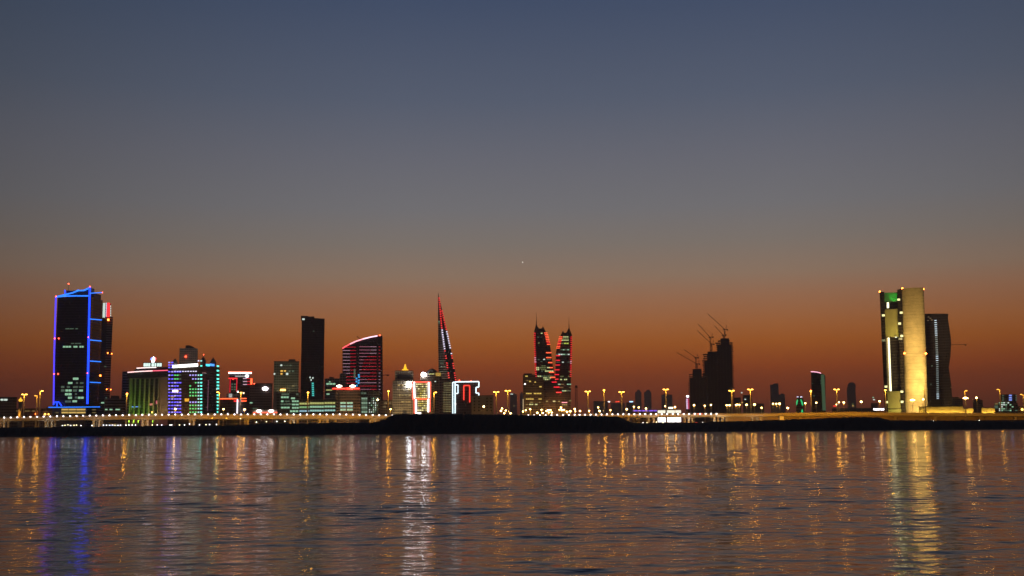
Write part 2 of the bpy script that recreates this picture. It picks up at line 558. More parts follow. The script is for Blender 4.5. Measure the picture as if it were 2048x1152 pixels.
# tower behind it with the red and white crown
b = B('office_tower', 'slim tower with a glowing red and white crown, behind the blue outlined tower', 'tower', 190, 222, 634, 1700, depth=30)
b.body(BANDED)
b.fb('dark_strip', 196, 640, 214, 812, DGLASS, .3)
b.poly([(200, 634), (201, 605), (222, 607), (222, 634)], GREYWALL, 'crown', 0, 26)
b.fb('crown_panel', 205, 606, 211, 635, PALE, .4); b.fb('crown_panel', 211.4, 605.5, 213.4, 634, WHLED, .5)
b.fb('crown_panel', 213.4, 606, 220, 634, RED, .6)
for k in range(5):
    b.fb('crown_window', 220.4, 611 + k * 4.6, 222.2, 614.4 + k * 4.6, PALE, .4)
b.beacon(216.5, 639.5, ORL, 1.4)
for px, py in ((215.5, 706), (223.5, 707.5), (213.5, 778.5), (221.5, 779)):
    b.beacon(px, py, ORL, .75)
b.beacon(200.5, 751.5, ORL, 1.3, y=-6)
b.row(733, [(208, 213)], COOLD, 2); b.row(805.5, [(202, 211)], COOL, 3); b.row(796, [(211, 214)], COOLD, 3)

# low blocks at the left edge
b = B('low_building', 'low dark block with two cool lit windows, left of the small lit minaret', 'building', -60, 33, 796, 1400, depth=30)
b.body(BROWN); b.row(799.5, [(1, 7), (8, 15)], PALE, 3.5)
b.body(CONC, 'parapet', -.01, 1.01, -.01, 1.01, b.h, b.h + 1)
b = B('low_building', 'long low brown block behind the bridge, between minaret and the blue edged tower', 'building', 28, 104, 817, 1450, depth=20)
b.body(BROWN)
b.row(822, [(30, 42), (50, 60), (64, 70)], WARMD, 2.2, seg=6)
b.beacon(72, 828, ORL, .9); b.beacon(90, 828.5, emis('amber_sign', (1, .5, .08), 5), 1.3, 'sign_light'); b.beacon(97, 828.5, emis('amber_sign', (1, .5, .08), 5), 1.1, 'sign_light')
# minaret
p = at(40, 826, 1300)
t = thing('minaret', 'small floodlit golden minaret with an onion top, near the first mast lamps', 'minaret', (p.x, p.y, GZ))
zt = lambda y: at(40, y, 1300).z - GZ
obj('shaft', M().lathe([(2.2, 0), (2.0, zt(806)), (2.6, zt(805)), (2.6, zt(803.5)), (1.4, zt(803))], n=10), STONE, t)
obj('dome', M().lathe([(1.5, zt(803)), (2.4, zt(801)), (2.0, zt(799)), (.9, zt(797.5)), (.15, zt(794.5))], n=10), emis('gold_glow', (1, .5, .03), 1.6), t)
lamp('SPOT', t, (0, -14, 12), 16000, (1, .42, .05), .5, (0, 0, 17), 50)

b = B('low_building', 'low dark office block with a few cool windows, right of the blue outlined tower', 'building', 208, 251, 797, 1480, depth=25)
b.body(BANDED)
b.body(CONC, 'roof_plant', .3, .7, .3, .8, b.h, b.h + 4)
b.row(819, [(205 + 5, 215), (219, 225), (231, 240)], COOL, 2.6)

# green-lit bank
b = B('office_block', 'narrow grey block with banded windows, just left of the green lit columns', 'building', 243, 264, 743, 1560, depth=25)
b.body(BANDED); b.row(801, [(245, 252)], LIME, 1.6)
for k in range(4):
    b.row(806 + k * 5, [(257.5, 260)], LIME, 2)
b = B('bank_building', 'wide bank with a row of green lit columns and a bright rooftop sign', 'building', 257, 337, 743, 1450, xs=None, yaw=-6, depth=35)
b.wash(34000, (1, .62, .28), x=.85, ang=70)
b.poly([(258, 828), (258, 757), (337, 753), (337, 828)], STONE, 'body')
b.poly([(256, 756), (256, 745.5), (338, 741.5), (338, 752)], DGLASS, 'attic', -1.5, 36)
b.line('roof_light', [(257, 744.8), (281, 743), (307, 741.8)], 1.2, emis('pink_white_led', (1, .6, .6), 2.2), 2.3)
b.line('roof_light', [(307, 741.8), (337, 740.8)], 1.2, emis('rose_led', (1, .12, .2), 1.6), 2.3)
b.poly([(262, 742), (270, 735), (330, 733.5), (337, 740)], DGLASS, 'upper_storey', 6, 30)
b.line('terrace_light', [(270, 736), (289, 735), (309, 734.3)], 1.1, emis('rose_white_led', (1, .75, .72), 2.2), -5)
sg = b.poly([(281, 733.5), (281, 724.5), (319, 724), (319, 733)], DARKM, 'roof_sign', 8, 9)
for k, (a, c) in enumerate(((282, 286.5), (287, 291), (291.6, 295.6), (298, 303), (304, 307.5), (309, 313), (313.6, 318.4))):
    x_ = b.fb('sign_panel', a, 725.6, c, 732.4, emis('sign_cool', (.62, .85, .76), 1.5 if k != 2 else 1.5), .4, parent=sg, back=8)
b.poly([(297.5, 724), (299, 718), (301.5, 712), (304.5, 715), (304, 720), (303, 724)], emis('emblem_white', (.9, .9, 1), 4), 'emblem', 8, 8.8)
b.poly([(295.5, 718), (297.5, 714), (299.4, 717), (298, 721)], emis('emblem_blue', (.15, .25, 1), 3), 'emblem', 8, 8.8)
b.poly([(304.8, 714), (307, 716), (305.5, 721), (304.6, 720)], emis('emblem_red', (1, .1, .1), 3), 'emblem', 8, 8.8)
b.fb('glazing', 264, 757, 318, 827, DGLASS, .5)
for k, px in enumerate((263, 272.5, 282, 291.5, 301, 310.5, 319.5)):
    x_, z1 = b.f(px, 757)
    obj('column', M().lathe([(1.25, 0), (1.15, z1)], x_, -2.2, 10), STONE, b.root)
    if k < 6:
        lamp('SPOT', b.root, (x_, -5.6, 1.0), 60000 * (1 - .05 * k) * 1.5, (.40, 1, .06), .3, (x_, -2.0, 34), 34, .8)
b.fb('blue_sign', 264, 812.6, 281, 814.6, emis('sign_blue', (.03, .12, 1), 1.1), .7)
b.fb('magenta_sign', 300, 806.5, 309, 811, emis('sign_magenta', (.9, .02, .22), .55), .7); b.fb('magenta_sign', 312, 801, 318, 808, emis('sign_magenta', (.9, .02, .22), .55), .7)
b.row(746.5, [(312, 316), (318, 321)], WARMD, 2)
b.fb('entrance_lamp', 303.5, 823, 308.5, 826, emis('sodium_glow', (1, .55, .12), 5), .6)

b = B('apartment_tower', 'pale grey tower with a rounded roof drum, rising behind the purple and green lit block', 'tower', 357, 394, 697, 1800, depth=28)
b.wash(90000, (1, .8, .58), dist=50, top=.8, ang=50)
b.body(facade('pale_tower_wall', (.66, .6, .5), (.05, .05, .05), fh=3.6, band=.6, mull=3.4, mfrac=.35))
b.poly([(371, 697), (371, 690.5), (378, 690), (386, 693), (392, 697)], CONC, 'roof_drum', 4, 24)
b.beacon(371.5, 713, r=1.3)

# purple and green LED block with domed turrets
b = B('hotel_building', 'dark hotel block studded with purple and green lights, with pointed turrets and white sign', 'building', 337, 404, 731, 1420, xs=438, yaw=-14)
b.wash(45000, (1, .5, .16), x=.6)
b.body(facade('dark_hotel_wall', (.12, .085, .06), (.03, .025, .025), 3.6, .45, 3.0, .4))
P1 = emis('purple_led', (.13, .10, 1), 1.9); P2 = emis('violet_led', (.42, .36, 1), 1.4)
G1 = emis('green_led', (.10, .85, .22), 1.1); T1 = emis('teal_led', (.12, .95, .75), 1.9); T2 = emis('pale_teal_led', (.4, .85, .8), 1.3)
yr_ = [725, 730, 735, 743.5, 750.5, 758, 765.5, 772, 778.5, 785, 791.5, 798, 804.5, 811, 817.5, 824.5]
for i, y in enumerate(yr_):
    for j, px in enumerate((338.6, 344.6, 350.2, 355.2, 360.4)):
        if y < 742 and j > 1: continue
        if 748 < y < 762 and j > 1 or (i in (7,) and j > 3): 
            mt = G1 if j < 4 else COOLD
            if i == 7: continue
        else:
            mt = P1 if (i + j) % 4 else P2
        b.fb('led_window', px - 1.7, y - 1.3, px + 2.0, y + 1.1, mt, .5)
    for j, px in enumerate((380.5, 386, 391.5, 397, 402)):
        if y < 745: continue
        if i == 5 and j < 1 or i == 6 and j < 2 or i == 7 and j in (1, 2) or i in (11,) and j < 3: continue
        mt = T1 if j == 4 else (T2 if j == 3 else (P2 if i in (4, 5, 12) and j < 3 else G1))
        b.fb('led_window', px - 1.3, y - 1.5, px + (1.5 if j < 4 else 2.4), y + 1.2, mt, .5)
for px in (350, 355.5, 360.5, 366, 371.3, 376.5, 382, 387, 392):
    b.fb('led_window', px - 1.3, 741.5 + .3, px + 1.6, 743.6, WHLED, .5)
b.fb('led_window', 396, 720.5, 398.6, 722.8, WHLED, .5); b.fb('led_window', 401, 720.5, 404, 723, T2, .5); b.fb('led_window', 401, 730.5, 404.5, 733, T1, .5)
b.poly([(346, 736), (346, 730.4), (396, 727), (396, 733)], emis('sign_white', (1, 1, .97), 3.2), 'sign_band', -1.2, -.05)
for i, y in enumerate([732.5, 741.5, 750, 758, 764.5, 771, 777, 790.5, 797, 804, 811, 817.5, 824]):
    b.sb('edge_led', 433.5, y - 1.4, 437.5, y + 1.2, T1, .6)
b.sb('side_sign', 411, 728.5, 419, 732, emis('sign_teal', (.05, .6, .8), 2), .6); b.sb('side_sign', 419.5, 728.2, 428, 731.6, emis('sign_azure', (.06, .3, 1), 2), .6)
b.sb('side_strip', 414.6, 760, 416.8, 822, emis('pink_dim_led', (.5, .2, .32), .4), .5)
b.sb('side_window', 432.5, 776, 434, 780, PALE, .5)
b.fb('emblem_light', 345.5, 780, 356, 784, emis('sodium_white', (1, .72, .4), 5), .8)
b.fb('amber_lantern', 370, 797, 378, 803, emis('amber', (1, .48, .02), 1.0), .8); b.fb('amber_lantern', 342, 792.5, 348.5, 795, emis('amber_dim', (.8, .45, .05), .5), .8)
for px, yt, yb, sx in ((347, 716, 729, 5.0), (403.5, 712, 727, 5.2), (430, 714, 731, 6.0)):
    if px > 404:
        q, z0 = b.sd(px, yb); cxx, cyy = b.w - 3, q
        z1 = b.sd(px, yt)[1]
    else:
        cxx, z0 = b.f(px, yb); cyy = 3.5
        z1 = b.f(px, yt)[1]
    r_ = sx * 1420 / F
    dh = z1 - z0
    obj('turret', M().lathe([(r_, z0 - 4), (r_, z0 + .25 * dh), (r_ * 1.08, z0 + .27 * dh), (r_ * .85, z0 + .5 * dh), (r_ * .5, z0 + .72 * dh), (r_ * .15, z0 + .88 * dh), (.1, z1)], cxx, cyy, 12), CONC, b.root)
b.beacon(404.5, 709, r=.6, y=3.5)

# red-outlined showroom block
b = B('office_block', 'block outlined in red light with a glowing white roof beam and red frame', 'building', 457, 500, 745, 1460, depth=25)
b.body(facade('night_red_wall', (.10, .07, .09), (.02, .018, .03), 3.6, .4, 3, .2), x0=.02, x1=.98)
b.fb('roof_beam', 457, 744.6, 503, 747.2, WHITE, 1.5); b.fb('roof_beam_edge', 456.5, 743.2, 504, 744.4, ORRED, 1.6)
b.fb('sign', 470, 751.4, 490, 753.8, emis('grey_sign', (.8, .8, .8), .45), .5)
x_, z_ = b.f(494, 752)
obj('sign_disc', M().loft([[(x_ + 2.4 * math.cos(a), yy, z_ + 2.0 * math.sin(a)) for a in [i * math.pi / 6 for i in range(12)]] for yy in (-.1, -1.0)]), emis('disc_white', (.8, .9, 1), 5), b.root)
RD = emis('dim_red_led', (.9, .01, .03), 1.2)
b.fb('frame_light', 459, 757, 461.2, 785, RD, .6); b.fb('frame_light', 472.5, 757, 474.6, 783, RD, .6); b.fb('frame_light', 457, 756, 474.6, 757.6, RED, .6)
b.fb('red_lamp', 464.6, 757.8, 468, 759.4, emis('bright_red', (1, .03, .01), 3), .9)
for y in (768.5, 774, 779):
    b.row(y, [(462.5, 466), (467.5, 472)], COOLD, 2.8)
for y in (757, 763, 769):
    b.fb('balcony_light', 486, y - .7, 494, y + .7, emis('pink_white2', (1, .6, .75), .9), .5); b.fb('balcony_light', 494.2, y - .6, 500.6, y + .6, RD, .5)
b.fb('corner_light', 500.8, 757, 504.6, 769, ORRED, .8)
b.beacon(508.5, 767.4, r=.8)
b = B('showroom_building', 'low showroom with orange-red roof lines and twin white light columns', 'building', 440, 490, 796, 1380, depth=20)
b.body(facade('night_dark_wall', (.10, .08, .07), (.02, .018, .02), 3.4, .4, 3, .2))
b.fb('roof_line', 440, 796.5, 475, 798.2, ORRED, .8); b.fb('roof_line', 481, 796.2, 493, 797.8, ORRED, .8)
b.fb('roof_line', 467.5, 801.4, 478, 803, RED, .8); b.fb('roof_line', 482.5, 801.2, 493, 802.8, ORRED, .8)
b.fb('light_column', 473, 798.5, 476.4, 827, emis('white_column', (.93, .88, 1), 1.8), 1.4); b.fb('light_column', 479.8, 797.6, 482.8, 827, emis('white_column', (.93, .88, 1), 1.8), 1.4)
b.body(GREYWALL, 'rear_storey', .25, .85, .4, 1, b.h, b.z(787))
b.fb('white_billboard', 457.5, 787.5, 464.5, 795, emis('grey_white_panel', (.75, .75, .7), .55), .6)
b.fb('floodlight', 474.2, 782, 477.2, 785, WHITE, .8); b.fb('floodlight', 486, 785, 488.5, 787.4, emis('sodium_white', (1, .72, .4), 5), .8)
b.row(821, [(484, 493)], emis('navy_window', (.05, .08, .25), .25), 8)

b = B('office_block', 'dark flat block with a bright white oval sign near its roof', 'building', 479, 544, 769, 1520, depth=28)
b.body(BROWN)
b.body(DARKM, 'roof_slab', -.01, 1.01, -.02, 1, b.h, b.h + 1.5)
x_, z_ = b.f(530.4, 777.4)
obj('oval_sign', M().loft([[(x_ + 3.9 * math.cos(a), yy, z_ + 2.5 * math.sin(a)) for a in [i * math.pi / 8 for i in range(16)]] for yy in (-.1, -1.2)]), emis('oval_white', (.88, .88, 1), 9), b.root)
b.row(805.6, [(499.5, 505)], COOL, 2.6); b.row(817, [(505, 516)], COOLD, 2.4, seg=5)
# petrol canopy with red line
b = B('canopy', 'flat canopy edged with a red light line under two white oval lamps', 'canopy', 505, 555, 820, 1250, depth=20)
b.body(GREYM, 'canopy_roof', 0, 1, 0, 1, b.z(827.5), b.h)
b.fb('canopy_line', 506, 824, 554.5, 826.2, emis('canopy_red', (1, .08, .03), 2.2), .5)
for px in (510, 530, 550):
    x_ = b.f(px, 826)[0]
    obj('pillar', M().lathe([(.5, 0), (.5, b.z(827.5))], x_, 6, 8), GREYM, b.root)
for px in (518, 542.4):
    x_, z_ = b.f(px, 821.8)
    obj('oval_lamp', M().lathe([(.5, z_ - 1.5), (2.4, z_ - .8), (2.8, z_), (2.4, z_ + .8), (.5, z_ + 1.4)], x_, -1, 12), emis('oval_lamp_white', (1, .88, .78), 9), b.root)

b = B('office_block', 'grey-green office block with scattered lit windows and roof plant, beside the tall dark slab', 'building', 547, 597, 724, 1560, xs=None, depth=30)
b.wash(70000, (.95, .85, .5), dist=45, top=.7, ang=60)
b.body(facade('green_grey_wall', (.28, .29, .22), (.03, .035, .03), 3.6, .5, 3.2, .3))
b.body(CONC, 'roof_plant', .58, .86, .2, .7, b.h, b.z(718)); b.body(CONC, 'parapet', -.01, 1.01, -.01, 1.01, b.h, b.h + 1)
b.row(730.5, [(560.5, 564.5)], PALE, 3); b.row(730.5, [(568, 570), (573, 575), (580, 583)], COOLD, 2.4)
b.row(742, [(561, 566), (568, 572)], emis('amber_window', (1, .55, .08), 1.0), 3); b.row(742.5, [(577.5, 581), (584, 588)], COOLD, 3.4)
b.row(747.8, [(547.4, 550.5)], PALE, 3.2); b.row(747.6, [(561, 565)], emis('amber_window', (1, .55, .08), 1.0), 3); b.row(747.8, [(572, 576.5)], PALE, 4)
b.row(771.5, [(584, 588)], WARMD, 3)
b.fb('orange_sign', 560.5, 778.3, 571, 781.6, emis('orange_sign', (1, .5, .1), 6), .9)
b = B('office_block', 'lower office wing with rows of lit cool windows, in front of the grey-green block', 'building', 548, 600, 785, 1450, depth=22)
b.body(facade('green_grey_wall', (.28, .29, .22)))
b.row(788.5, [(563, 579), (592, 597)], COOLD, 3.2, seg=6); b.row(794.5, [(562, 578), ], COOL, 3.4, seg=5.5); b.row(796.6, [(582, 590)], COOL, 3.4)
b.row(802.5, [(562, 567), (584, 598)], COOL, 3.4, seg=5); b.row(802.5, [(570, 580)], COOLD, 3, seg=5)
b.row(808.5, [(561, 584)], COOLD, 3.2, seg=5.5); b.row(809, [(584, 598)], COOL, 3, seg=7)
b.row(815.2, [(562, 580)], COOL, 3.2, seg=6); b.row(815.6, [(584, 598)], COOL, 3.4, seg=5)
b.row(822.4, [(580, 597)], COOL, 3.6, seg=6)
b.fb('end_wall', 546.6, 784, 552.6, 828, plain('grey_lit_wall', (.4, .38, .33)), .5)

# the tall dark slab
b = B('office_tower', 'tall plain dark slab tower without lit outline, a teal strip of light low on it', 'tower', 602, 648, 637.5, 1700, yaw=0, depth=40)
b.body(facade('dark_slab', (.055, .04, .045), (.02, .018, .02), 3.8, .35, 2.4, .3))
b.poly([(602, 638), (602, 631.5), (616, 631.8), (617, 633), (628.5, 632.6), (629, 636), (648, 637.2), (648, 639)], DARKM, 'crown', .5, 38)
b.fb('roof_lamp', 604.4, 637, 609.4, 640, PALE, .8)
b.row(662.4, [(625.5, 629)], COOLD, 1.6)
TL = emis('teal_window', (.10, .85, .75), .8)
for k in range(7):
    b.fb('teal_window', 623.4 + .1 * k, 765.4 + 4.0 * k, 627.6 + .1 * k, 768 + 4.0 * k, TL, .5)
for (px, py) in ((620, 755), (622, 760), (625.6, 756)):
    b.fb('pale_window', px - 1, py - 1.6, px + 1.4, py + 1.6, PALE, .5)

b = B('office_block', 'small office block with cool lit floors between the dark slab and the red roof sign', 'building', 649, 679, 757, 1580, depth=24)
b.body(GREYWALL); b.body(CONC, 'roof_plant', .3, .6, .2, .6, b.h, b.h + 2.5)
b.row(767.8, [(652.6, 671.5)], COOL, 3.4, seg=7); b.row(763.6, [(658, 661)], COOL, 2); b.row(780, [(652, 660), (660.5, 668)], LIME, 2)
b.row(788.2, [(653, 659)], COOL, 2.6); b.row(800.6, [(653, 662)], COOL, 2.8)
b = B('office_block', 'long low office block with yellow, green and blue lit floors, foot of the dark slab', 'building', 598, 673, 799, 1330, depth=20)
b.body(facade('green_grey_wall', (.28, .29, .22)))
AQ = emis('aqua_lit', (.40, .82, .75), .7); AQ2 = emis('blue_aqua_lit', (.36, .68, .85), .7)
for y, m1, m2 in ((806.5, LIME, emis('green_lit', (.35, .75, .32), .6)), (813.6, emis('green_lit', (.35, .75, .32), .6), COOL), (821.2, AQ2, AQ)):
    b.row(y + .8, [(599, 619)], m1, 3.6, seg=5, gap=.5); b.row(y, [(620, 648)], m1 if y < 810 else m2, 3.6, seg=5, gap=.5); b.row(y - .5, [(649, 671)], m2 if y > 810 else LIME, 3.4, seg=5.6, gap=.6)

b = B('office_block', 'brown office block under a red neon roof sign with two white oval lamps', 'building', 671, 721, 780, 1360, depth=26)
b.wash(30000, (1, .6, .24))
b.body(BROWN)
b.fb('neon_sign', 664.5, 775.8, 692, 778.6, emis('neon_red', (1, .035, .02), 3), .8); b.fb('neon_sign', 692.6, 774.8, 706, 779.4, emis('neon_red', (1, .035, .02), 3), .8); b.fb('neon_sign', 706.4, 775.6, 719.4, 778.6, emis('neon_red', (1, .035, .02), 3), .8)
obj('sign_frame', M().box(b.f(664, 780)[0], b.f(720, 780)[0], .3, .8, b.z(781), b.z(775)), DARKM, b.root)
for px in (678.4, 705.2):
    x_, z_ = b.f(px, 772.2)
    obj('oval_lamp', M().lathe([(.5, z_ - 1.5), (3.2, z_ - .8), (3.6, z_), (3.0, z_ + .8), (.5, z_ + 1.5)], x_, -.2, 12), emis('oval_lamp_cream', (1, .85, .6), 9), b.root)
for y in (806, 812.8, 819.4):
    b.row(y, [(680.5, 692), (694, 706)], COOL if y != 812.8 else AQ, 3.6, seg=6, gap=.5)
b.fb('dark_pier', 675.6, 786, 679, 828, DARKM, .5)

# curved-top tower with pink lines
b = B('office_tower', 'dark tower with a slanted curved top, ringed by pink and red light lines', 'tower', 684, 765, 671, 1620, depth=36)
b.wash(20000, (1, .5, .5), dist=45)
cur = [(685, 697), (690, 693.6), (700, 688), (712, 682.6), (726, 678), (742, 674), (755, 671.8), (765, 671.5)]
b.poly(cur + [(766, 828), (684.5, 828)], facade('curved_tower_wall', (.05, .03, .045), (.02, .015, .025), 3.8, .3, 2.2, .15))
b.line('crown_light', cur[:3], 1.6, emis('crown_red', (1, .10, .12), 2.0), .9); b.line('crown_light', cur[2:5], 1.7, emis('crown_pink', (1, .38, .45), 2.2), .9); b.line('crown_light', cur[4:7], 1.7, emis('crown_pale', (1, .6, .75), 2.2), .9)
b.beacon(759.5, 670.6, r=1.3, y=2)
for k in range(16):
    y = 694 + k * 6.55
    left_m = REDD if k in (0, 9, 10, 11) else random.choice([emis('rose_dim', (.85, .25, .38), .55), WHLED if k in (2, 3, 6) else PINK])
    if k < 12:
        b.fb('floor_light', 685.6, y + .0, 700, y + .85, emis('rose_mix', (.85, .45, .6), .62) if left_m is not REDD else REDD, .5)
        b.fb('floor_light', 700.4, y - .15, 712, y + .6, REDD, .5)
    if k < 15:
        split = (740, 742, 738, 734, 728, 726, 724, 722, 740, 720, 734, 753, 719, 740, 724)[k]
        ml = emis('rose_dim', (.85, .25, .38), .55)
        b.fb('floor_light', 718.5, y - .9, split, y - .1, ml if k not in (7, 9, 11, 12) else emis('rose_mix', (.85, .45, .6), .62), .5)
        if split < 752:
            b.fb('floor_light', split + .5, y - .9, 753, y - .1, REDD if k > 2 else emis('rose_mix', (.85, .45, .6), .62), .5)
        b.fb('floor_light', 757.5, y - .8, 760.6, y + .2, REDD if k < 8 else emis('rose_mix', (.85, .45, .6), .62), .5)
b.fb('dark_rib', 753.4, 676, 757, 828, DARKM, .4); b.fb('dark_rib', 712.4, 690, 717.8, 770, DARKM, .35)
b.fb('pale_strip', 707.4, 738, 711, 756, COOLD, .6)
for px, py in ((713, 757), (717.5, 750), (718, 754), (713, 763), (717, 766), (713.5, 771), (717.5, 761)):
    b.fb('azure_light', px - 1.7, py - 1.7, px + 1.7, py + 1.7, emis('azure_led', (.03, .42, .9), 1.0), .7)
x0, z0 = b.f(724, 679.5); x1, z1 = b.f(713.5, 671.5)
obj('roof_jib', M().bar((x0, 10, z0), (x1, 10, z1), .8), DARKM, b.root)
x0, z0 = b.f(766, 749.5); x1, z1 = b.f(778, 749)
obj('facade_cradle', M().bar((x0, 10, z0), (x1, 10, z1), .8, 1.0).box(x1 - 3, x1, 9, 11, z1 - 1.6, z1 - .2), DARKM, b.root)
b = B('office_block', 'dim block beside the pink lined tower, lower than its red sign neighbour', 'building', 679, 692, 748, 1560, depth=18)
b.body(GREYWALL); b.body(CONC, 'parapet', -.02, 1.02, -.02, 1, b.h, b.h + 1)
b = B('office_block', 'green lit glass block at the foot of the pink lined tower', 'building', 721, 760, 783, 1400, depth=20)
b.body(facade('green_grey_wall', (.28, .29, .22)))
for i, y in enumerate((797, 801.5, 806, 810.5, 815, 819.5, 824)):
    b.row(y, [(723, 735)], COOLD if i % 2 else emis('pale_green_lit', (.5, .8, .55), .45), 3.6, seg=4, gap=.4)
    b.row(y, [(738, 758)], [COOLD, COOL, COOLD, None, PALE], 2.4, seg=4.4, gap=2)
b.row(786.5, [(722, 733)], COOLD, 3.5, seg=5)
b = B('low_building', 'low dark block right of the pink lined tower, dim windows', 'building', 756, 786, 800, 1500, depth=20)
b.body(BROWN); b.row(806, [(768, 774), (778, 783)], WARMD, 2); b.row(814, [(766, 772)], WARMD, 2)

# beige stepped tower with the gold cap
b = B('hotel_tower', 'beige stepped tower with a small glowing golden cap on its roof', 'tower', 785, 829, 761, 1500, depth=32)
b.wash(42000, (1, .72, .36), dist=42, top=.5)
b.body(BEIGE)
b.body(BEIGE, 'upper_storeys', .10, .95, .1, .9, b.h, b.z(741))
b.body(DGLASS, 'dark_glazing', .22, .82, .085, .1, b.z(757), b.z(749))
x_, z_ = b.f(810.4, 738)
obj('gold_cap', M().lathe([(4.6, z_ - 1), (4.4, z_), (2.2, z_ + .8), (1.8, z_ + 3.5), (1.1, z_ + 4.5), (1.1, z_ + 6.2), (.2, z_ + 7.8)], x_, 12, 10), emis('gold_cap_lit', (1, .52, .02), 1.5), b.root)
for y, sp in ((770.5, [(796, 800), (804, 806), (811, 815), (820, 824)]), (780, [(797, 800), (806, 810), (815, 820)]), (790.5, [(797, 801), (803.5, 807), (810, 813), (818, 821)]), (803.5, [(803, 807), (812, 814), (817, 820)]), (810, [(816, 820)]), (817.5, [(797, 800), (804, 806)])):
    b.row(y, sp, [WARM, emis('amber_window_dim', (.9, .62, .2), .45)], 2.2)
x_, z_ = b.f(818.4, 769.4)
obj('floodlight', M().loft([[(x_ + rx * math.cos(a), yy, z_ + rx * .8 * math.sin(a)) for a in [i * math.pi / 6 for i in range(12)]] for rx, yy in ((1.6, -.5), (3.2, -2.0), (3.2, -2.6))]), emis('flood_white', (.86, .92, 1), 42), b.root)
b.fb('dark_door', 806, 820, 813, 828, DARKM, .4)

# domed building with the floodlight
b = B('domed_building', 'dark domed block with a white floodlight at its shoulder, behind the red-white framed facade', 'building', 841, 876, 746, 1620, depth=30)
b.wash(30000, (1, .62, .26))
b.body(BROWN)
x_, z_ = b.f(864, 746)
rd = 11 * 1620 / F
obj('dome', M().lathe([(rd * 1.1, z_ - .5), (rd * 1.1, z_ + 1), (rd, z_ + 1.4), (rd * .86, z_ + 3.6), (rd * .5, z_ + 6), (.3, z_ + 7.4), (.1, z_ + 10)], x_, 12, 16), CONC, b.root)
x_, z_ = b.f(847.4, 749)
obj('floodlight', M().loft([[(x_ + rx * math.cos(a), yy, z_ + rx * .85 * math.sin(a)) for a in [i * math.pi / 6 for i in range(12)]] for rx, yy in ((1.6, -.5), (3.4, -2.0), (3.4, -2.6))]), emis('flood_white', (.86, .92, 1), 42), b.root)
b.row(748, [(858, 869)], LIME, 2.2, seg=5)
b = B('office_block', 'slim dark block with a lit gold parapet, left of the sail tower base', 'building', 868, 884, 752, 1540, depth=18)
b.body(BROWN)
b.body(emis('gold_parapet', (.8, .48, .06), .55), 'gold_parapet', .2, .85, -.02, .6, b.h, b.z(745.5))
b.row(763, [(869, 872)], PALE, 2)
b = B('office_block', 'slim tower with stacked yellowish lit floor bands, at the foot of the sail tower', 'building', 878, 907, 757, 1440, depth=20)
b.body(BROWN)
for k in range(13):
    y = 766 + k * 4.75
    b.row(y, [(886 + (0 if k > 3 else 1), 903)], [emis('band_yellow', (.72, .62, .25), .32), emis('band_yellow2', (.72, .62, .25), .2)], 1.7, seg=6, gap=.4)

# red and white framed lit building
b = B('office_block', 'yellow lit glass block framed by white and red light tubes', 'building', 826, 861, 764, 1400, depth=24)
b.body(facade('yellow_glass', (.12, .10, .05), (.12, .09, .02), 3.4, .45, 3, .2))
RT = emis('frame_red_tube', (1, .09, .05), 2.6); WT = emis('frame_white_tube', (1, .93, .95), 4.5)
b.line('frame_tube', [(825.2, 763.4), (825.4, 798), (828.6, 798.4), (828.8, 827)], 1.5, RT, 1.0); b.line('frame_tube', [(860.8, 764), (860.6, 797.6), (860, 798), (859.6, 824)], 1.5, RT, 1.0)
b.line('frame_tube', [(825, 764.2), (861, 764.2)], 1.4, RT, 1.0); b.line('frame_tube', [(829.5, 798.5), (861, 798.2)], 1.0, ORRED, 1.0)
b.line('frame_tube', [(828.4, 764), (829.2, 796.6)], 1.7, WT, 1.4); b.line('frame_tube', [(857.2, 764.6), (857.4, 796)], 1.5, WT, 1.4)
b.line('frame_tube', [(831.8, 799), (832, 826.2), (842, 826.4)], 1.7, WT, 1.4); b.line('frame_tube', [(856.8, 798.4), (856.6, 824)], 1.6, WT, 1.4)
for i, y in enumerate((768.4, 773, 777.6, 782, 786.6, 791, 795, 802.6, 807, 811.4, 816, 820.4)):
    b.row(y, [(832, 855)], [emis('yellow_lit', (.85, .68, .10), .8), emis('yellow_lit2', (.75, .60, .12), .45), WARMD, emis('yellow_lit3', (1, .85, .35), 1.1)], 2.6, seg=3.9, gap=.6)

# the pair of sails
D0 = 1950
b = B('sail_tower', 'pointed twin sail tower with two dotted lines of red and white lights', 'tower', 876, 922, 584, D0, yaw=0, depth=70)
b.wash(160000, (1, .72, .46), dist=60, top=.45, ang=70, x=.1)
SAILM = facade('sail_wall', (.55, .5, .48), (.02, .018, .025), 4.0, .4, 60, .02)
SAILD = facade('sail_glass', (.05, .035, .04), (.02, .016, .022), 4.0, .3, 2.6, .1)
def sail(left, right, ya, dp, name, mat):
    rings = []
    for (xl, y), (xr, _) in zip(left, right):
        a, z = b.f(xl, y); c, _z = b.f(xr, y)
        m_, e = (a + c) / 2, (c - a)
        dd = min(dp, e * .8 + .6)
        rings.append([(a, ya + dd * .5, z), (a + .3 * e, ya + dd * .12, z), (a + .7 * e, ya + dd * .05, z), (c, ya + dd * .4, z), (a + .7 * e, ya + dd * .9, z), (a + .25 * e, ya + dd, z)])
    return obj(name, M().loft(rings[::-1]), mat, b.root)
Ys = [584, 598, 640, 690, 720, 750, 778, 828]
L1 = [(876, y) for y in Ys[:3]] + [(876.3, 690), (876.8, 720), (877.2, 750), (877.6, 778), (878, 828)]
R1 = list(zip((876.3, 878.4, 882.6, 888.4, 892.6, 897.6, 902.6, 908), Ys))
sail(L1, R1, 0, 24, 'sail', SAILM)
L2 = list(zip((876.1, 877, 878, 879, 880, 881, 882, 884), Ys))
R2 = list(zip((876.5, 880, 890, 901, 907, 912.5, 917.5, 923), Ys))
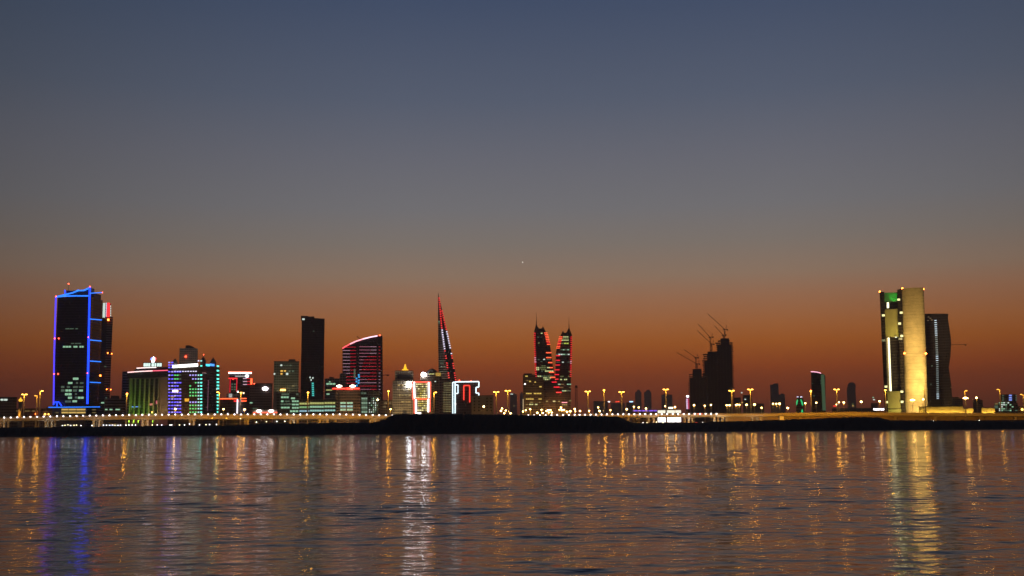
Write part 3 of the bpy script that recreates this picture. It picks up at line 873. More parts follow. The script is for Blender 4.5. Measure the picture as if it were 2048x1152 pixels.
sail(L2, R2, 42, 24, 'sail', SAILD)
for y in (650, 700, 750):                    # the bridges between the sails, each with its rotor hub
    xa, z = b.f(886 + (y - 650) * .1, y)
    br = obj('sky_bridge', M().bar((xa, 20, z), (xa, 46, z), 2, 1.6), DARKM, b.root)
    h_ = M().lathe([(.2, z - 2), (1.2, z - 1.5), (1.4, z + 1.2), (.3, z + 2)], xa, 33, 8)
    for k in range(3):
        an = math.radians(90 + 120 * k)
        h_.bar((xa, 31.8, z), (xa + 8 * math.cos(an) * .9, 31.8, z + 8 * math.sin(an) * .9), .5, .25)
    obj('rotor', h_, GREYM, br)
def dots(ps, ptsx, name, off):
    for y in ps:
        px = float(np.interp(y, [q[1] for q in ptsx], [q[0] for q in ptsx]))
        mt = emis('dash_white', (.85, .78, 1), 1.9) if 660 < y < 701 or 704 < y < 708 else emis('dash_red', (1, .03, .03), 1.7)
        b.fb(name, px - 1.4, y - .9, px + 1.4, y + .9, mt, off)
c1 = [(878.2, 596), (879.6, 610), (883, 650), (888.2, 690), (893, 720), (898, 755), (903.6, 778)]
c2 = [(883.6, 620), (888, 640), (894.6, 668), (901, 698), (905, 720), (910.5, 755), (912, 762)]
dots([596 + 3.9 * k for k in range(0)] + [596 + 4.6 * k for k in range(24)] + [712, 716.6, 726, 730.6, 735.2, 746, 750.6, 755.2, 766, 770.6, 775.2], c1, 'dash_light', .8)
dots([622 + 4.6 * k for k in range(17)] + [707, 711.6, 716.2, 727, 731.6, 736.2, 746, 750.6, 755.2, 759.8], c2, 'dash_light', .6)
b.row(643.5, [(876.8, 879.5)], COOL, 1.4); b.row(647, [(877, 879.2)], COOLD, 1.6)
for y, sp in ((722, [(879, 890)]), (727, [(880, 888)]), (733.5, [(879.4, 892)]), (743, [(880, 886), (889, 893)])):
    b.row(y, sp, COOLD, 1.4, seg=4)

# white-outlined block with red arch
b = B('office_block', 'dark stepped block traced by pale white light tubes around a red arch', 'building', 908, 956, 765, 1400, depth=24)
b.poly([(908, 828), (908, 765), (957.5, 764.4), (957.5, 773), (951.5, 774), (951.5, 786), (957, 790), (957, 828)], facade('night_plum_wall', (.12, .07, .06), (.03, .015, .02), 3.4, .5, 3, .3))
CW = emis('cool_white_tube', (.72, .92, 1), 2.0)
b.line('outline_tube', [(905.6, 827), (905.4, 765), (913, 763.8), (957.8, 763.2), (957.8, 774), (952, 774.8), (952, 786), (957.6, 786.4), (957.6, 791)], 1.4, CW, 1.0)
b.line('outline_tube', [(910.2, 826.6), (910.2, 766)], 1.5, CW, 1.0)
b.line('outline_tube', [(911, 770), (916, 770), (916, 787), (911.4, 787)], 1.2, CW, 1.0)
RA = emis('arch_red', (1, .05, .03), 1.8)
b.line('arch_tube', [(927.6, 800), (927.6, 771.2), (939.4, 771.2), (939.4, 804.6)], 1.4, RA, 1.0)
b.beacon(918.5, 761, r=.9); b.beacon(942, 761.6, r=.7); b.beacon(910.5, 808, WHITE, 1.0, 'lamp')
b = B('low_building', 'low beige block with columns of small dark windows, right of the white outlined block', 'building', 943, 987, 792, 1330, depth=20)
b.body(STONE); b.body(CONC, 'parapet', -.01, 1.01, -.01, 1.01, b.h, b.h + .8)
for px in (949, 958, 974, 982):
    for y in (797, 803, 809, 815, 821):
        b.fb('window', px - 1.4, y - 1.7, px + 1.4, y + 1.5, DGLASS, .25)

# twin spired towers
b = B('twin_towers', 'twin horned towers with spires, edged by red light strips, leaning away from each other', 'tower', 1068, 1144, 645, 1900, depth=30, yr=760)
b.wash(290000, (1, .5, .14), dist=60, top=.1, ang=80)
TW = facade('twin_wall', (.09, .06, .05), (.025, .02, .022), 3.9, .4, 2.6, .25)
b.poly([(1071.5, 828), (1071, 757), (1068, 668), (1068.4, 662), (1070.5, 655), (1072.6, 646), (1075, 653), (1078, 657), (1082.5, 657), (1086.5, 653.5), (1089.5, 659), (1094.5, 672), (1099.5, 688), (1102.5, 705), (1104.5, 725), (1108.5, 745), (1110, 762), (1110.5, 828)], TW, 'tower', 0, 28)
b.poly([(1110.8, 828), (1110.2, 790), (1111, 735), (1111.8, 706), (1115, 690), (1120, 673), (1125.4, 662), (1128.5, 665.4), (1132.5, 665), (1136.4, 658), (1138.4, 654), (1140.5, 661), (1144, 670), (1143.4, 722), (1141.8, 760), (1141.8, 828)], TW, 'tower', 2, 30)
b.poly([(1086, 828), (1086, 762), (1112, 764), (1112, 828)], TW, 'link_block', -6, 20)
for (xa, ya), (xb, yb) in (((1072.6, 650), (1072.4, 622)), ((1138.3, 658), (1138, 630.5)), ((1085.4, 655), (1085.4, 650)), ((1126.6, 664), (1126.9, 658.6))):
    xx, z0 = b.f(xa, ya); _, z1 = b.f(xb, yb)
    obj('spire', M().lathe([(.9, z0), (.35, z0 + .5 * (z1 - z0)), (.12, z1)], xx, 14, 8), DARKM, b.root)
R1_, R2_ = emis('strip_red', (1, .012, .03), 1.5), emis('strip_scarlet', (1, .10, .035), 2.4)
for k in range(22):
    y = 666.6 + k * 4.1
    xl = 1068.4 + max(0, y - 690) * .037
    b.fb('edge_strip', xl - .8, y - .8, xl + 2.8, y + .6, R1_ if not 712 < y < 728 else emis('strip_rose', (1, .3, .4), 1.6), .6)
    y2 = 674 + k * 3.75
    xr = 1143.6 - max(0, y2 - 690) * .022
    b.fb('edge_strip', xr - 2.6, y2 - .7, xr + .6, y2 + .5, R1_ if not 722 < y2 < 728 else emis('strip_rose', (1, .3, .4), 1.6), .6)
for k in range(8):
    y = 666 + k * 3.25
    xc_ = 1091.6 + 5.6 * (k / 7) ** .8
    b.fb('crown_strip', xc_ - 3.4, y - .7, xc_ + 3.4, y + .6, R2_ if k not in (6,) else R1_, .8)
    y = 673.8 + k * 3.2
    xc_ = 1121.6 - 5.6 * (k / 7)
    b.fb('crown_strip', xc_ - 3.5, y - .7, xc_ + 3.5, y + .6, R2_ if k not in (3, 5) else R1_, .8)
for xa, xc_, y in ((1092, 1102.6, 705.4), (1092.4, 1102.6, 715.2), (1096.4, 1104.4, 725.2), (1099.6, 1105.4, 735.2), (1098, 1108, 744.6), (1101, 1110.4, 754.8), (1103.4, 1113.4, 764.4), (1107.6, 1119, 774.4), (1112, 1123, 784.8)):
    b.fb('step_strip', xa, y - 1, xc_, y + 1, R2_ if y < 760 else R1_, 7 if y > 758 else .8)
for xa, xc_, y in ((1112, 1120, 711.4), (1111.6, 1119.8, 720.6), (1111.2, 1120, 730), (1109.4, 1119, 739.6), (1109.4, 1118, 749.2), (1110.6, 1117, 758.4), (1123.5, 1134.5, 805)):
    b.fb('step_strip', xa, y - .9, xc_, y + .9, R1_ if y < 800 else PINK, .8)
YG = emis('yellow_green_lit', (.72, .80, .34), .9); YGD = emis('yellow_green_dim', (.45, .55, .18), .35)
b.row(666.6, [(1081.6, 1085)], YG, 2.2); b.row(674.4, [(1074.6, 1077.6)], COOLD, 2); b.row(686, [(1076, 1079)], YGD, 2.4)
b.row(719, [(1075.4, 1079)], COOLD, 2); b.row(718.8, [(1086.4, 1090)], PALE, 2.2); b.row(719, [(1093.6, 1102.6)], COOLD, 1.6, seg=4.5)
b.row(723, [(1081, 1084.5)], COOLD, 1.6)
b.row(731.8, [(1083, 1092)], YGD, 1.6, seg=4.4)
b.row(735.6, [(1071.8, 1079)], YG, 2.8, seg=3.6); b.row(735.4, [(1080, 1092)], YGD, 2.4, seg=4); b.row(735.2, [(1094, 1100)], YG, 2.2)
b.row(739.2, [(1072, 1079)], YG, 2.4, seg=3.6); b.row(739.2, [(1082, 1093)], YGD, 2, seg=3.8)
b.row(742.2, [(1090, 1107.4)], YG, 2.6, seg=4.2); b.row(742.4, [(1082.6, 1085.5)], COOLD, 2)
b.row(752.4, [(1075, 1108)], [YG, YGD, COOLD], 2.2, seg=4.2); b.row(755.8, [(1072.4, 1103)], [YG, YGD, YG], 2.2, seg=4.2); b.row(759, [(1072.6, 1081), (1086, 1101)], [YGD, YG], 2.2, seg=4)
b.row(673.8, [(1126.4, 1137.4)], YG, 2.2, seg=3.8); b.row(677.4, [(1125, 1138)], YGD, 1.8, seg=4); b.row(680.4, [(1123, 1138)], YG, 2, seg=4)
b.row(686.8, [(1122.6, 1127)], YGD, 2); b.row(686.8, [(1128, 1138)], emis('lime_bright', (.72, .9, .12), .8), 2.2, seg=5)
b.row(699.4, [(1120.6, 1139)], [COOL, COOLD], 1.8, seg=4.4); b.row(708.8, [(1112, 1140)], [PALE, COOL, COOLD], 2.2, seg=4.6)
b.row(724.4, [(1113, 1120)], COOLD, 1.8, seg=3.5); b.row(724.4, [(1124, 1127.6)], PALE, 1.8); b.row(724.2, [(1135, 1143)], COOLD, 1.5, seg=4)
b.row(743.4, [(1137, 1141.6)], YGD, 1.6); b.row(752.6, [(1120.6, 1128), (1136, 1142)], YGD, 1.6, seg=3.8)
b.row(759, [(1120.4, 1124), (1128, 1135)], YG, 2.4, seg=3.6); b.row(768.6, [(1116, 1121), (1134, 1143)], PALE if 0 else COOL, 2.2, seg=4.4); b.row(768.6, [(1121.4, 1128)], WARMD, 1.8)
b.row(774.8, [(1120, 1127), (1138, 1143)], WARMD, 1.6); b.row(781.6, [(1124, 1142.6)], [COOL, COOLD, YG], 2.2, seg=4.4)
b.row(801.4, [(1138, 1143)], YGD, 2); b.row(809.6, [(1124, 1135)], YGD, 2, seg=4)
for a, c in ((1092, 1096), (1105.6, 1111), (1116.6, 1119.6)):
    b.fb('window', a, 801.8, c, 803.8, YG if a > 1100 and a < 1110 else YGD, .3, back=-6 if a < 1112 else 0)

b = B('office_block', 'stepped office block with golden lit floors, left of the twin horned towers', 'building', 1046, 1087, 749, 1650, depth=30)
b.wash(60000, (1, .55, .16), dist=45, top=.4, ang=80)
b.body(facade('brown_lit_wall', (.20, .14, .09), (.03, .025, .022), 3.7, .5, 3, .3), x1=.62)
b.body(facade('brown_lit_wall', (.20, .14, .09)), 'side_block', .62, 1, 0, 1, 0, b.z(754))
b.body(DARKM, 'roof_frame', .05, .45, .2, .7, b.h, b.h + 2)
GL = emis('golden_lit', (1, .70, .13), .8)
for y, sp, m_ in ((752.4, [(1050.6, 1055.6)], GL), (761, [(1053, 1056)], WARMD), (762.8, [(1058, 1062)], GL), (764.2, [(1069, 1072)], GL), (768, [(1048.4, 1051.4)], WHITE), (773.4, [(1078.6, 1083.4)], GL),
                (787, [(1052, 1064), (1067.6, 1073), (1074, 1083.4)], GL), (798, [(1052, 1068), (1077, 1084)], GL), (804.6, [(1060, 1066), (1078, 1081)], WARMD), (808.8, [(1058.4, 1067), (1070, 1075)], YG), (808.8, [(1052, 1055)], WARMD), (816, [(1052, 1060)], WARMD)):
    b.row(y, sp, m_, 2.2, seg=4.3)
b.fb('lit_corner', 1045.6, 798, 1047.2, 824, emis('corner_cream', (.9, .7, .4), .5), .4)

# distant faded towers
def far(name, label, x0, x1, yt, D, mat=GREYWALL, crown=None, rows_=None, cat='tower', grp=None):
    q = B(name, label, cat, x0, x1, yt, D, depth=30, group=grp)
    q.body(mat)
    if crown:
        q.poly(crown, mat, 'crown', 3, 27)
    for y, sp, m_ in rows_ or ():
        q.row(y, sp, m_, 2)
    return q
far('distant_tower', 'hazy pale block beyond the mast lamps, left of the twin horned towers', 1020, 1034, 789, 4320, crown=[(1022, 789), (1022, 786.5), (1031, 786.5), (1031, 789)], rows_=[(788.2, [(1020.4, 1026)], PALE), (812, [(1026, 1030)], WARMD)])
far('distant_tower', 'thin hazy block close beside the golden lit office block', 1040, 1047, 787, 4050, crown=[(1042, 787), (1042, 784), (1045, 784), (1045, 787)])
far('distant_block', 'wide low hazy block, just right of the black lattice mast', 1187, 1216, 802, 3915, rows_=[(803.4, [(1216, 1220)], WHITE)], cat='building')
far('distant_block', 'low dim block with a small red roof sign, among tall mast lamps', 1222, 1250, 806, 3915, rows_=[(803.3, [(1231, 1239)], emis('small_red_sign', (1, .05, .03), 2))], cat='building')
far('distant_block', 'low hazy block carrying a small pale blue sign', 1252, 1270, 805, 3780, rows_=[(803.4, [(1259, 1266)], emis('small_blue_sign', (.35, .65, 1), 3.5))], cat='building')
far('distant_tower', 'hazy far tower, first of the faded pair', 1270.5, 1283, 784, 5670, crown=[(1273.5, 784), (1274.5, 779.5), (1280, 779.5), (1281, 784)])
far('distant_tower', 'hazy far tower, second and wider of the faded pair', 1288.5, 1303, 784, 5670, crown=[(1291, 784), (1293, 780), (1299, 779.5), (1301, 784)])
far('distant_block', 'hazy squarish block behind a tall mast lamp, left of the construction towers', 1323, 1345, 789, 4860, crown=[(1328, 789), (1328, 787), (1334, 787), (1334, 789)], cat='building')
far('distant_block', 'low dark block right of the tallest construction tower', 1468, 1482, 795, 2300, BROWN, rows_=[(785.4, [(1482, 1485)], PALE)], cat='building')
far('distant_block', 'dark block with two dim windows behind the mast lamp beside construction', 1486, 1504, 790, 2300, BROWN, rows_=[(798.6, [(1489, 1492)], PALE), (805, [(1482.6, 1486)], WARM)], cat='building')
far('distant_block', 'low dark block amid small street lamps, left of the far paired towers', 1504, 1528, 807, 2000, BROWN, cat='building')
far('distant_tower', 'taller of two dim far towers standing together behind street lamps', 1541, 1558, 769, 4050, crown=[(1546, 769), (1547, 767), (1556, 766.6), (1557, 769)])
far('distant_tower', 'shorter of two dim far towers standing together behind street lamps', 1558, 1570.5, 789, 4050, crown=[(1561, 789), (1561, 787), (1568, 787), (1568, 789)])
far('distant_tower', 'dim far tower with a rounded top, left of the floodlit gold tower', 1694.5, 1712, 775, 3915, crown=[(1694.5, 775), (1696, 768), (1700, 764.6), (1707, 764.6), (1711, 769), (1712, 775)], rows_=[(808, [(1703.4, 1707)], YGD), (811.8, [(1704, 1708)], WARM)])
far('distant_block', 'long low dark block beneath the round topped far tower', 1664, 1760, 816, 2100, BROWN, rows_=[(811.8, [(1667, 1674)], emis('small_red_sign', (1, .05, .03), 2)), (809, [(1673.4, 1676.6)], PALE)], cat='building')
far('distant_block', 'low dark block carrying two small white roof lights, left of the gold tower', 1742, 1756, 806, 2000, BROWN, rows_=[(795, [(1745, 1748)], COOL), (799.4, [(1746, 1750)], PALE)], cat='building')

# lattice mast
p = at(1153, 824, 2000)
t = thing('lattice_mast', 'black lattice mast standing alone right of the twin horned towers', 'mast', (p.x, p.y, GZ))
h_ = at(1153, 771, 2000).z - GZ
m = M()
for sx in (-1.7, 1.7):
    for sy in (-1.7, 1.7):
        m.bar((sx, sy, 0), (sx, sy, h_), .55)
k = 0
while k * 3.4 < h_ - 4:
    z0 = k * 3.4
    s_ = 1 if k % 2 else -1
    m.bar((-1.7 * s_, -1.7, z0), (1.7 * s_, -1.7, z0 + 3.4), .45); m.bar((-1.7 * s_, 1.7, z0), (1.7 * s_, 1.7, z0 + 3.4), .45)
    m.bar((-1.7, -1.7 * s_, z0), (-1.7, 1.7 * s_, z0 + 3.4), .45); m.bar((1.7, -1.7 * s_, z0), (1.7, 1.7 * s_, z0 + 3.4), .45)
    k += 1
obj('lattice_frame', m, DARKM, t)
obj('mast_head', M().box(-2.6, 2.6, -2.2, 2.2, h_ - 4, h_ - 2.4).box(-1.4, 1.4, -1.4, 1.4, h_ - 2.4, h_), DARKM, t)

# construction towers: bare slabs around a core
def shell(name, label, x0, x1, yt, D, tops, steps=None):
    q = B(name, label, 'unfinished tower', x0, x1, yt, D, depth=30)
    w, d, h = q.w, q.d, q.h
    fl, cr = M(), M()
    rq = random.Random(int(x0))
    nf = int(h / 3.9)
    for k in range(1, nf + 1):
        z = k * 3.9
        a, c = (0, w)
        if steps:
            for zf, aa, cc in steps:
                if k / nf > zf:
                    a, c = aa * w, cc * w
        j = rq.uniform(-1.9, .9) if k > nf * .55 else rq.uniform(-.8, .5)
        fl.box(a - .8 + j, c + .8 + rq.uniform(-.7, 1.7), -.8, d + .8, z - .45, z)
        for u_ in range(6):
            xx = a + (c - a) * u_ / 5
            fl.box(xx - .55 if u_ else xx, xx + .55 if u_ < 5 else xx, 0, 1.1, z - 3.9, z - .46)
    obj('floor_slabs', fl, CONC, q.root)
    cr.box(w * .05, w * .95, 1.2, d - 2, 0, h * (.95 if not steps or len(steps) != 2 else .90))
    if tops:
        for (px0, px1, py) in tops:
            a, c = q.f(px0, py)[0], q.f(px1, py)[0]
            cr.box(a, c, d * .25, d * .75, h * .9, q.z(py))
    obj('core', cr, plain('core_concrete', (.10, .085, .08), .95), q.root)
    return q
def crane(label, D, mast, jib, counter):
    """luffing crane: mast (px, top, bottom), jib tip, counter-jib end, all photo points"""
    mxp, mt, mb = mast
    base = at(mxp, mb, D)
    t = thing('tower_crane', label, 'crane', base, 0, 'cranes on the unfinished towers')
    def L(px, py):
        v = at(px, py, D) - base
        return (v.x, 0, v.z)
    top = L(mxp, mt)
    m = M()
    for sx in (-.9, .9):
        for sy in (-.9, .9):
            m.bar((sx, sy, 0), (sx + top[0], sy, top[2]), .3)
    n_ = max(2, int(top[2] / 3))
    for k in range(n_):
        z0, z1 = top[2] * k / n_, top[2] * (k + 1) / n_
        s_ = .9 if k % 2 else -.9
        m.bar((-s_, -.9, z0), (s_, -.9, z1), .3); m.bar((s_, .9, z0), (-s_, .9, z1), .3)
    obj('mast', m, DARKM, t)
    def jibm(tip, wd):
        m = M()
        a, c = Vector(top), Vector(tip)
        for off in ((0, -.6, 0), (0, .6, 0), (0, 0, .9)):
            m.bar(a + Vector(off), c + Vector(off) * .4, wd)
        for k in range(9):
            q0, q1 = a.lerp(c, k / 9), a.lerp(c, (k + 1) / 9)
            m.bar(q0 + Vector((0, -.7, 0)), q1 + Vector((0, 0, 1.0)), wd * .6); m.bar(q0 + Vector((0, .7, 0)), q1 + Vector((0, 0, 1.0)), wd * .6)
        return m
    obj('jib', jibm(L(*jib), .26), DARKM, t)
    ce = L(*counter)
    cj = M().bar((top[0] - 3.5, 0, top[2] + .3), (ce[0], 0, ce[2]), 1.3, .8)
    cj.box(ce[0] - 2.6, ce[0], -1.2, 1.2, ce[2] - 1.8, ce[2] + .4)
    obj('counter_jib', cj, DARKM, t)
    obj('cab', M().box(top[0] - 2.4, top[0] - .6, -2.6, -1, top[2] - 1.2, top[2] + 1.3), DARKM, t)
    am = M().bar((top[0] + .6, -.6, top[2]), (top[0] + 3.6, 0, top[2] + 8), .35).bar((top[0] + 3.4, .6, top[2]), (top[0] + 3.6, 0, top[2] + 8), .35)
    tp = Vector(L(*jib))
    obj('a_frame', am, DARKM, t)
    obj('pendant_line', M().bar((top[0] + 3.6, 0, top[2] + 8), Vector(top).lerp(tp, .85) + Vector((0, 0, .6)), .12), DARKM, t)
    return t
shell('construction_tower', 'lowest of the three dark unfinished concrete towers, ragged slab edges', 1378, 1414, 745, 1960, [(1385, 1403, 737.5)], [(.90, .13, .78), (.84, .05, 1)])
shell('construction_tower', 'middle-height unfinished concrete tower with an open frame at its top', 1408, 1442, 706, 2000, [(1415, 1436, 702.5)], [(.97, .25, 1), (.93, .05, 1)])
shell('construction_tower', 'tallest of the three dark unfinished concrete towers, crane on its crown', 1435, 1466.5, 680, 1980, [(1441, 1458, 676)], [(.985, .15, .8)])
crane('crane on the lowest unfinished tower, its jib raised over the other', 1975, (1392, 716, 738), (1368, 699.5), (1397.5, 715))
crane('crane on the lowest unfinished tower with the lower, flatter and longer jib', 1985, (1394.5, 728.5, 738), (1353, 705), (1400, 727.5))
crane('crane on the middle unfinished tower with the higher jib', 2015, (1421, 675.5, 703), (1396, 648.5), (1427, 673.5))
crane('crane on the middle unfinished tower with the lower jib', 2025, (1423.5, 688.5, 703), (1394.5, 661.5), (1429, 688))
crane('topmost crane, long jib raised, on the tallest unfinished tower', 1995, (1449.5, 659, 677), (1415.5, 628), (1456, 659))
crane('small crane with a short jib, below the topmost crane', 2005, (1447, 671, 677), (1428.5, 651.5), (1453, 669.5))

# pink-white advertising column
p = at(1375.5, 824, 1300)
t = thing('advertising_column', 'slim advertising column lit white and pink with a round white lamp on top', 'advertising column', (p.x, p.y, GZ))
z0, z1, z2 = (at(1375.5, y, 1300).z - GZ for y in (818, 797, 792.5))
obj('column', M().box(-1.9, 2.2, -.6, .6, 0, z1), DARKM, t)
for k in range(5):
    a, c = z0 + (z1 - z0) * k / 5, z0 + (z1 - z0) * (k + .9) / 5
    obj('lit_panel', M().box(-1.6, .2, -.9, -.62, a, c), emis('panel_lavender', (.85, .6, .9), 1.0), t)
    obj('lit_panel', M().box(.3, 1.9, -.9, -.62, a, c), emis('panel_crimson', (.8, .05, .16), .7), t)
obj('top_lamp', M().lathe([(.3, z2 - 1.3), (1.5, z2 - .6), (1.7, z2), (1.2, z2 + .8), (.2, z2 + 1.2)], .3, 0, 10), emis('column_lamp', (.95, .95, 1), 6), t)

# glaring white showroom under the bridge
b = B('showroom_building', 'glaring white lit showroom seen under and over the bridge deck', 'building', 1315, 1362, 819.6, 1200, depth=18)
b.body(GREYM)
b.fb('lit_band', 1315.6, 820.4, 1361.8, 826.2, emis('band_cream', (1, .97, .78), 1.15), .4)
for k in range(5):
    b.fb('shop_window', 1316 + k * 9.2, 831, 1324.6 + k * 9.2, 844, emis('shop_white', (1, 1, .98), 3.2), .4)
b.fb('roof_sign', 1337, 814, 1346, 817.2, emis('roof_sign_cream', (1, .9, .6), 3.5), .5, back=6)
b.body(DARKM, 'sign_frame', .46, .66, .34, .38, b.h, b.z(814))
b = B('low_building', 'low building edged by a violet light strip, left of the glaring white showroom', 'building', 1264, 1315, 820, 1260, depth=15)
b.body(BROWN)
for a, c in ((1266, 1274), (1275, 1283), (1284, 1296), (1298, 1306), (1307, 1314)):
    b.fb('violet_strip', a, 820.4, c, 822.6, emis('violet_strip_led', (.25, .12, 1), 1.1), .4)

# pink-capped curved tower
b = B('office_tower', 'slender dark tower with a curved pink cap light and a green side strip', 'tower', 1622.5, 1651, 748, 1700, depth=26)
b.poly([(1624, 828), (1622, 743.5), (1628, 743.6), (1636, 744.6), (1642.5, 747), (1648, 748.6), (1650.6, 752), (1651.5, 828)], facade('slender_wall', (.05, .04, .05), (.02, .02, .025), 3.8, .35, 2.4, .2))
b.line('cap_light', [(1621.6, 743.3), (1628, 743.6), (1635, 744.4), (1642, 746.6)], 1.3, emis('cap_pink', (1, .45, .62), 1.8), .6)
b.fb('green_strip', 1645, 749, 1648.6, 821, emis('strip_green', (.14, .28, .14), .32), .5)
b.body(CONC, 'roof_drum', .35, .62, .3, .7, b.z(746), b.z(741.8))
b.row(761.6, [(1640.6, 1644)], COOLD, 2); b.row(767, [(1624, 1626), (1640.6, 1644)], COOLD, 1.8); b.row(791.6, [(1626, 1629.6)], COOLD, 2)

# green-legged monument building
b = B('monument_building', 'small dark A-shaped building with two green lit legs and a white crown', 'building', 1591, 1609, 793, 1500, depth=12)
GR = emis('green_leg', (.03, .75, .22), .9)
b.poly([(1591.5, 828), (1593.4, 800), (1595, 793), (1604, 791), (1607, 800), (1609, 828)], BROWN)
b.poly([(1592.6, 811), (1592.4, 803), (1594.6, 798.6), (1596, 800), (1594.6, 808)], GR, 'green_leg', -.6, -.1)
b.poly([(1604, 811), (1600.6, 799), (1602.6, 798.6), (1606, 806), (1606.4, 811)], GR, 'green_leg', -.6, -.1)
b.poly([(1602.4, 825), (1603, 820), (1605, 818), (1606.6, 825)], GR, 'green_lamp', -.6, -.1)
b.fb('crown_light', 1593.6, 793, 1597, 794.6, WHLED, .5); b.fb('crown_light', 1600.4, 793, 1604.4, 794.8, WHLED, .5)

# the floodlit gold tower
b = B('gold_tower', 'massive gold floodlit tower with a smooth curved shaft, framed dark on one side', 'tower', 1766, 1854, 582, 1400, depth=40, yr=700)
FR = facade('bronze_frame', (.025, .018, .015), (.012, .01, .009), 3.8, .3, 2.0, .15)
PANEL = plain('gold_panel', (.27, .25, .10), .8)
GPANEL = plain('green_light_tint', (.05, .26, .09), .8)  # green light falling on the panel is put into its colour too
SHAFT = facade('pale_gold_stone', (.47, .37, .20), (.40, .31, .165), 4.2, .90, 5.6, .06)
# shaft: half drum
def half(pxl, pxr, y0, y1, bulge, name, mat, n=18, y_off=0):
    xl0, z0 = b.f(pxl[0], y0); xr0, _ = b.f(pxr[0], y0)
    xl1, z1 = b.f(pxl[1], y1); xr1, _ = b.f(pxr[1], y1)
    z0 = max(z0, 0)
    rings = []
    for z, a, c in ((z0, xl0, xr0), (z1, xl1, xr1)):
        m_, rx = (a + c) / 2, (c - a) / 2
        rings.append([(m_ - rx * math.cos(math.pi * i / n), y_off - bulge * math.sin(math.pi * i / n), z) for i in range(n + 1)] + [(c, 30, z), (a, 30, z)])
    o = obj(name, M().loft(rings), mat, b.root)
    return o
half((1811, 1803.4), (1856.5, 1847.6), 828, 578, 9, 'shaft', SHAFT)
b.poly([(1769.8, 828), (1759.2, 584), (1768.6, 584), (1776, 828)], FR, 'frame_post', -2, 30)
b.poly([(1804, 828), (1794.4, 583.5), (1794.4, 579.5), (1803.2, 577.8), (1811.6, 828)], FR, 'frame_post', -2, 30)
b.poly([(1774, 828), (1766, 584.5), (1796, 583.5), (1805, 828)], FR, 'rear_wall', 8, 26)
b.poly([(1771.6, 673.4), (1768.6, 618.6), (1795.6, 617.6), (1797.4, 672.6)], PANEL, 'panel', 2, 9)
b.poly([(1776.2, 817), (1774.4, 782.6), (1801, 782), (1802.2, 817)], PANEL, 'panel', 2, 9)
b.poly([(1776.6, 828), (1776.4, 819), (1802.4, 818), (1802.8, 828)], PANEL, 'panel', 0, 9)
b.poly([(1768.4, 602), (1768, 584.8), (1795, 584), (1795.4, 602.4)], GPANEL, 'green_lit_panel', 4, 9)
gx, gz = b.f(1784, 600)
lamp('SPOT', b.root, (gx + 4, -5, gz - 5), 9500, (.0, 1, .12), .4, (gx + 2, 5, gz + 6), 60, .7)
CS = emis('cream_strip', (1, .88, .52), 2.6)
b.poly([(1773.8, 615.6), (1773.4, 604.4), (1777.6, 604.2), (1778, 615.4)], CS, 'light_strip', 3, 3.6)
b.poly([(1779.4, 782), (1775.4, 675), (1779, 675), (1783.2, 782)], CS, 'light_strip', 3, 3.6)
b.poly([(1774.6, 782), (1771.6, 675), (1775.6, 675), (1779.2, 782)], STONE, 'strip_reveal', 4, 8)
for px, py in ((1797.4, 599.6), (1802.4, 625.6), (1766.8, 631), (1799.2, 647.4), (1803.6, 672), (1772, 773.4), (1803.8, 783.4), (1773.2, 804.4), (1804.2, 803.6)):
    b.fb('window', px - 2.6, py - 2.1, px + 2.6, py + 2.1, emis('cream_window', (1, .95, .42), 1.4), .5, back=-2)
for px, py in ((1767, 681), (1801, 677.8)):
    b.fb('window', px - 3.6, py - 2.2, px + 3.6, py + 2.2, COOLD, .5, back=-2)
b.fb('white_window', 1790, 673.4, 1794, 675.4, PALE, .5, back=0)
for px, py, yy in ((1759.5, 583.5, 0), (1804.6, 577, 0), (1846.6, 578.4, 0), (1809, 706.8, -3), (1852, 707.2, -3)):
    b.beacon(px, py, ORL, 1.2, y=yy - 1)
FL = (1, .70, .25)
sx0, sx1 = b.f(1811, 828)[0], b.f(1856, 828)[0]
for k, (xx, yy, zt_, pw, an) in enumerate(((.8, -70, 70, 800000, 55), (.35, -85, 150, 1000000, 40), (.6, -60, 20, 330000, 70), (1.0, -60, 95, 620000, 45))):
    xl = sx0 + (sx1 - sx0) * xx
    lamp('SPOT', b.root, (xl, yy, 9), pw, FL, 1.2, (xl - 3 if k else xl, -5, zt_), an, .9)
px_, pz_ = b.f(1785, 668)
lamp('SPOT', b.root, (px_ + 4, -9, pz_ - 9), 9000, (.85, .74, .12), .5, (px_ + 3, 2, pz_ + 8), 100, .8)
px_, pz_ = b.f(1788, 815)
lamp('SPOT', b.root, (px_, -16, 3), 17000, (.85, .86, .2), .5, (px_, 2, pz_ + 9), 90, .8)

# wavy tower
b = B('office_tower', 'dark tower with a wavy edge and one dotted vertical line of white lights', 'tower', 1850, 1897, 627, 1500, depth=34, yr=700)
b.poly([(1852, 828), (1850, 740), (1849, 627.5), (1880, 627), (1896.6, 627.5), (1896, 636), (1898, 650), (1901.4, 672), (1902.4, 688), (1901, 712), (1897.6, 735), (1900, 752), (1903, 772), (1904.4, 800), (1905, 828)],
       facade('wavy_wall', (.055, .04, .06), (.02, .018, .028), 3.8, .35, 2.2, .15))
WD = emis('strip_white_cool', (.72, .90, 1), 1.05); WD2 = emis('strip_white_dim', (.6, .75, .72), .42)
for k in range(38):
    y = 641 + k * 4.2
    px = 1871 + (y - 641) * .032 + math.sin((y - 641) / 42) * .8
    b.fb('strip_window', px - 2.3, y - .8, px + 2.3, y + .8, WD if k < 8 or 16 < k < 20 or k > 34 else WD2, .5)
for px, py in ((1857, 634), (1860.6, 637), (1856, 641), (1864, 640)):
    b.fb('top_window', px - 1.6, py - .7, px + 1.6, py + .7, emis('bronze_window', (.45, .3, .15), .4), .5)
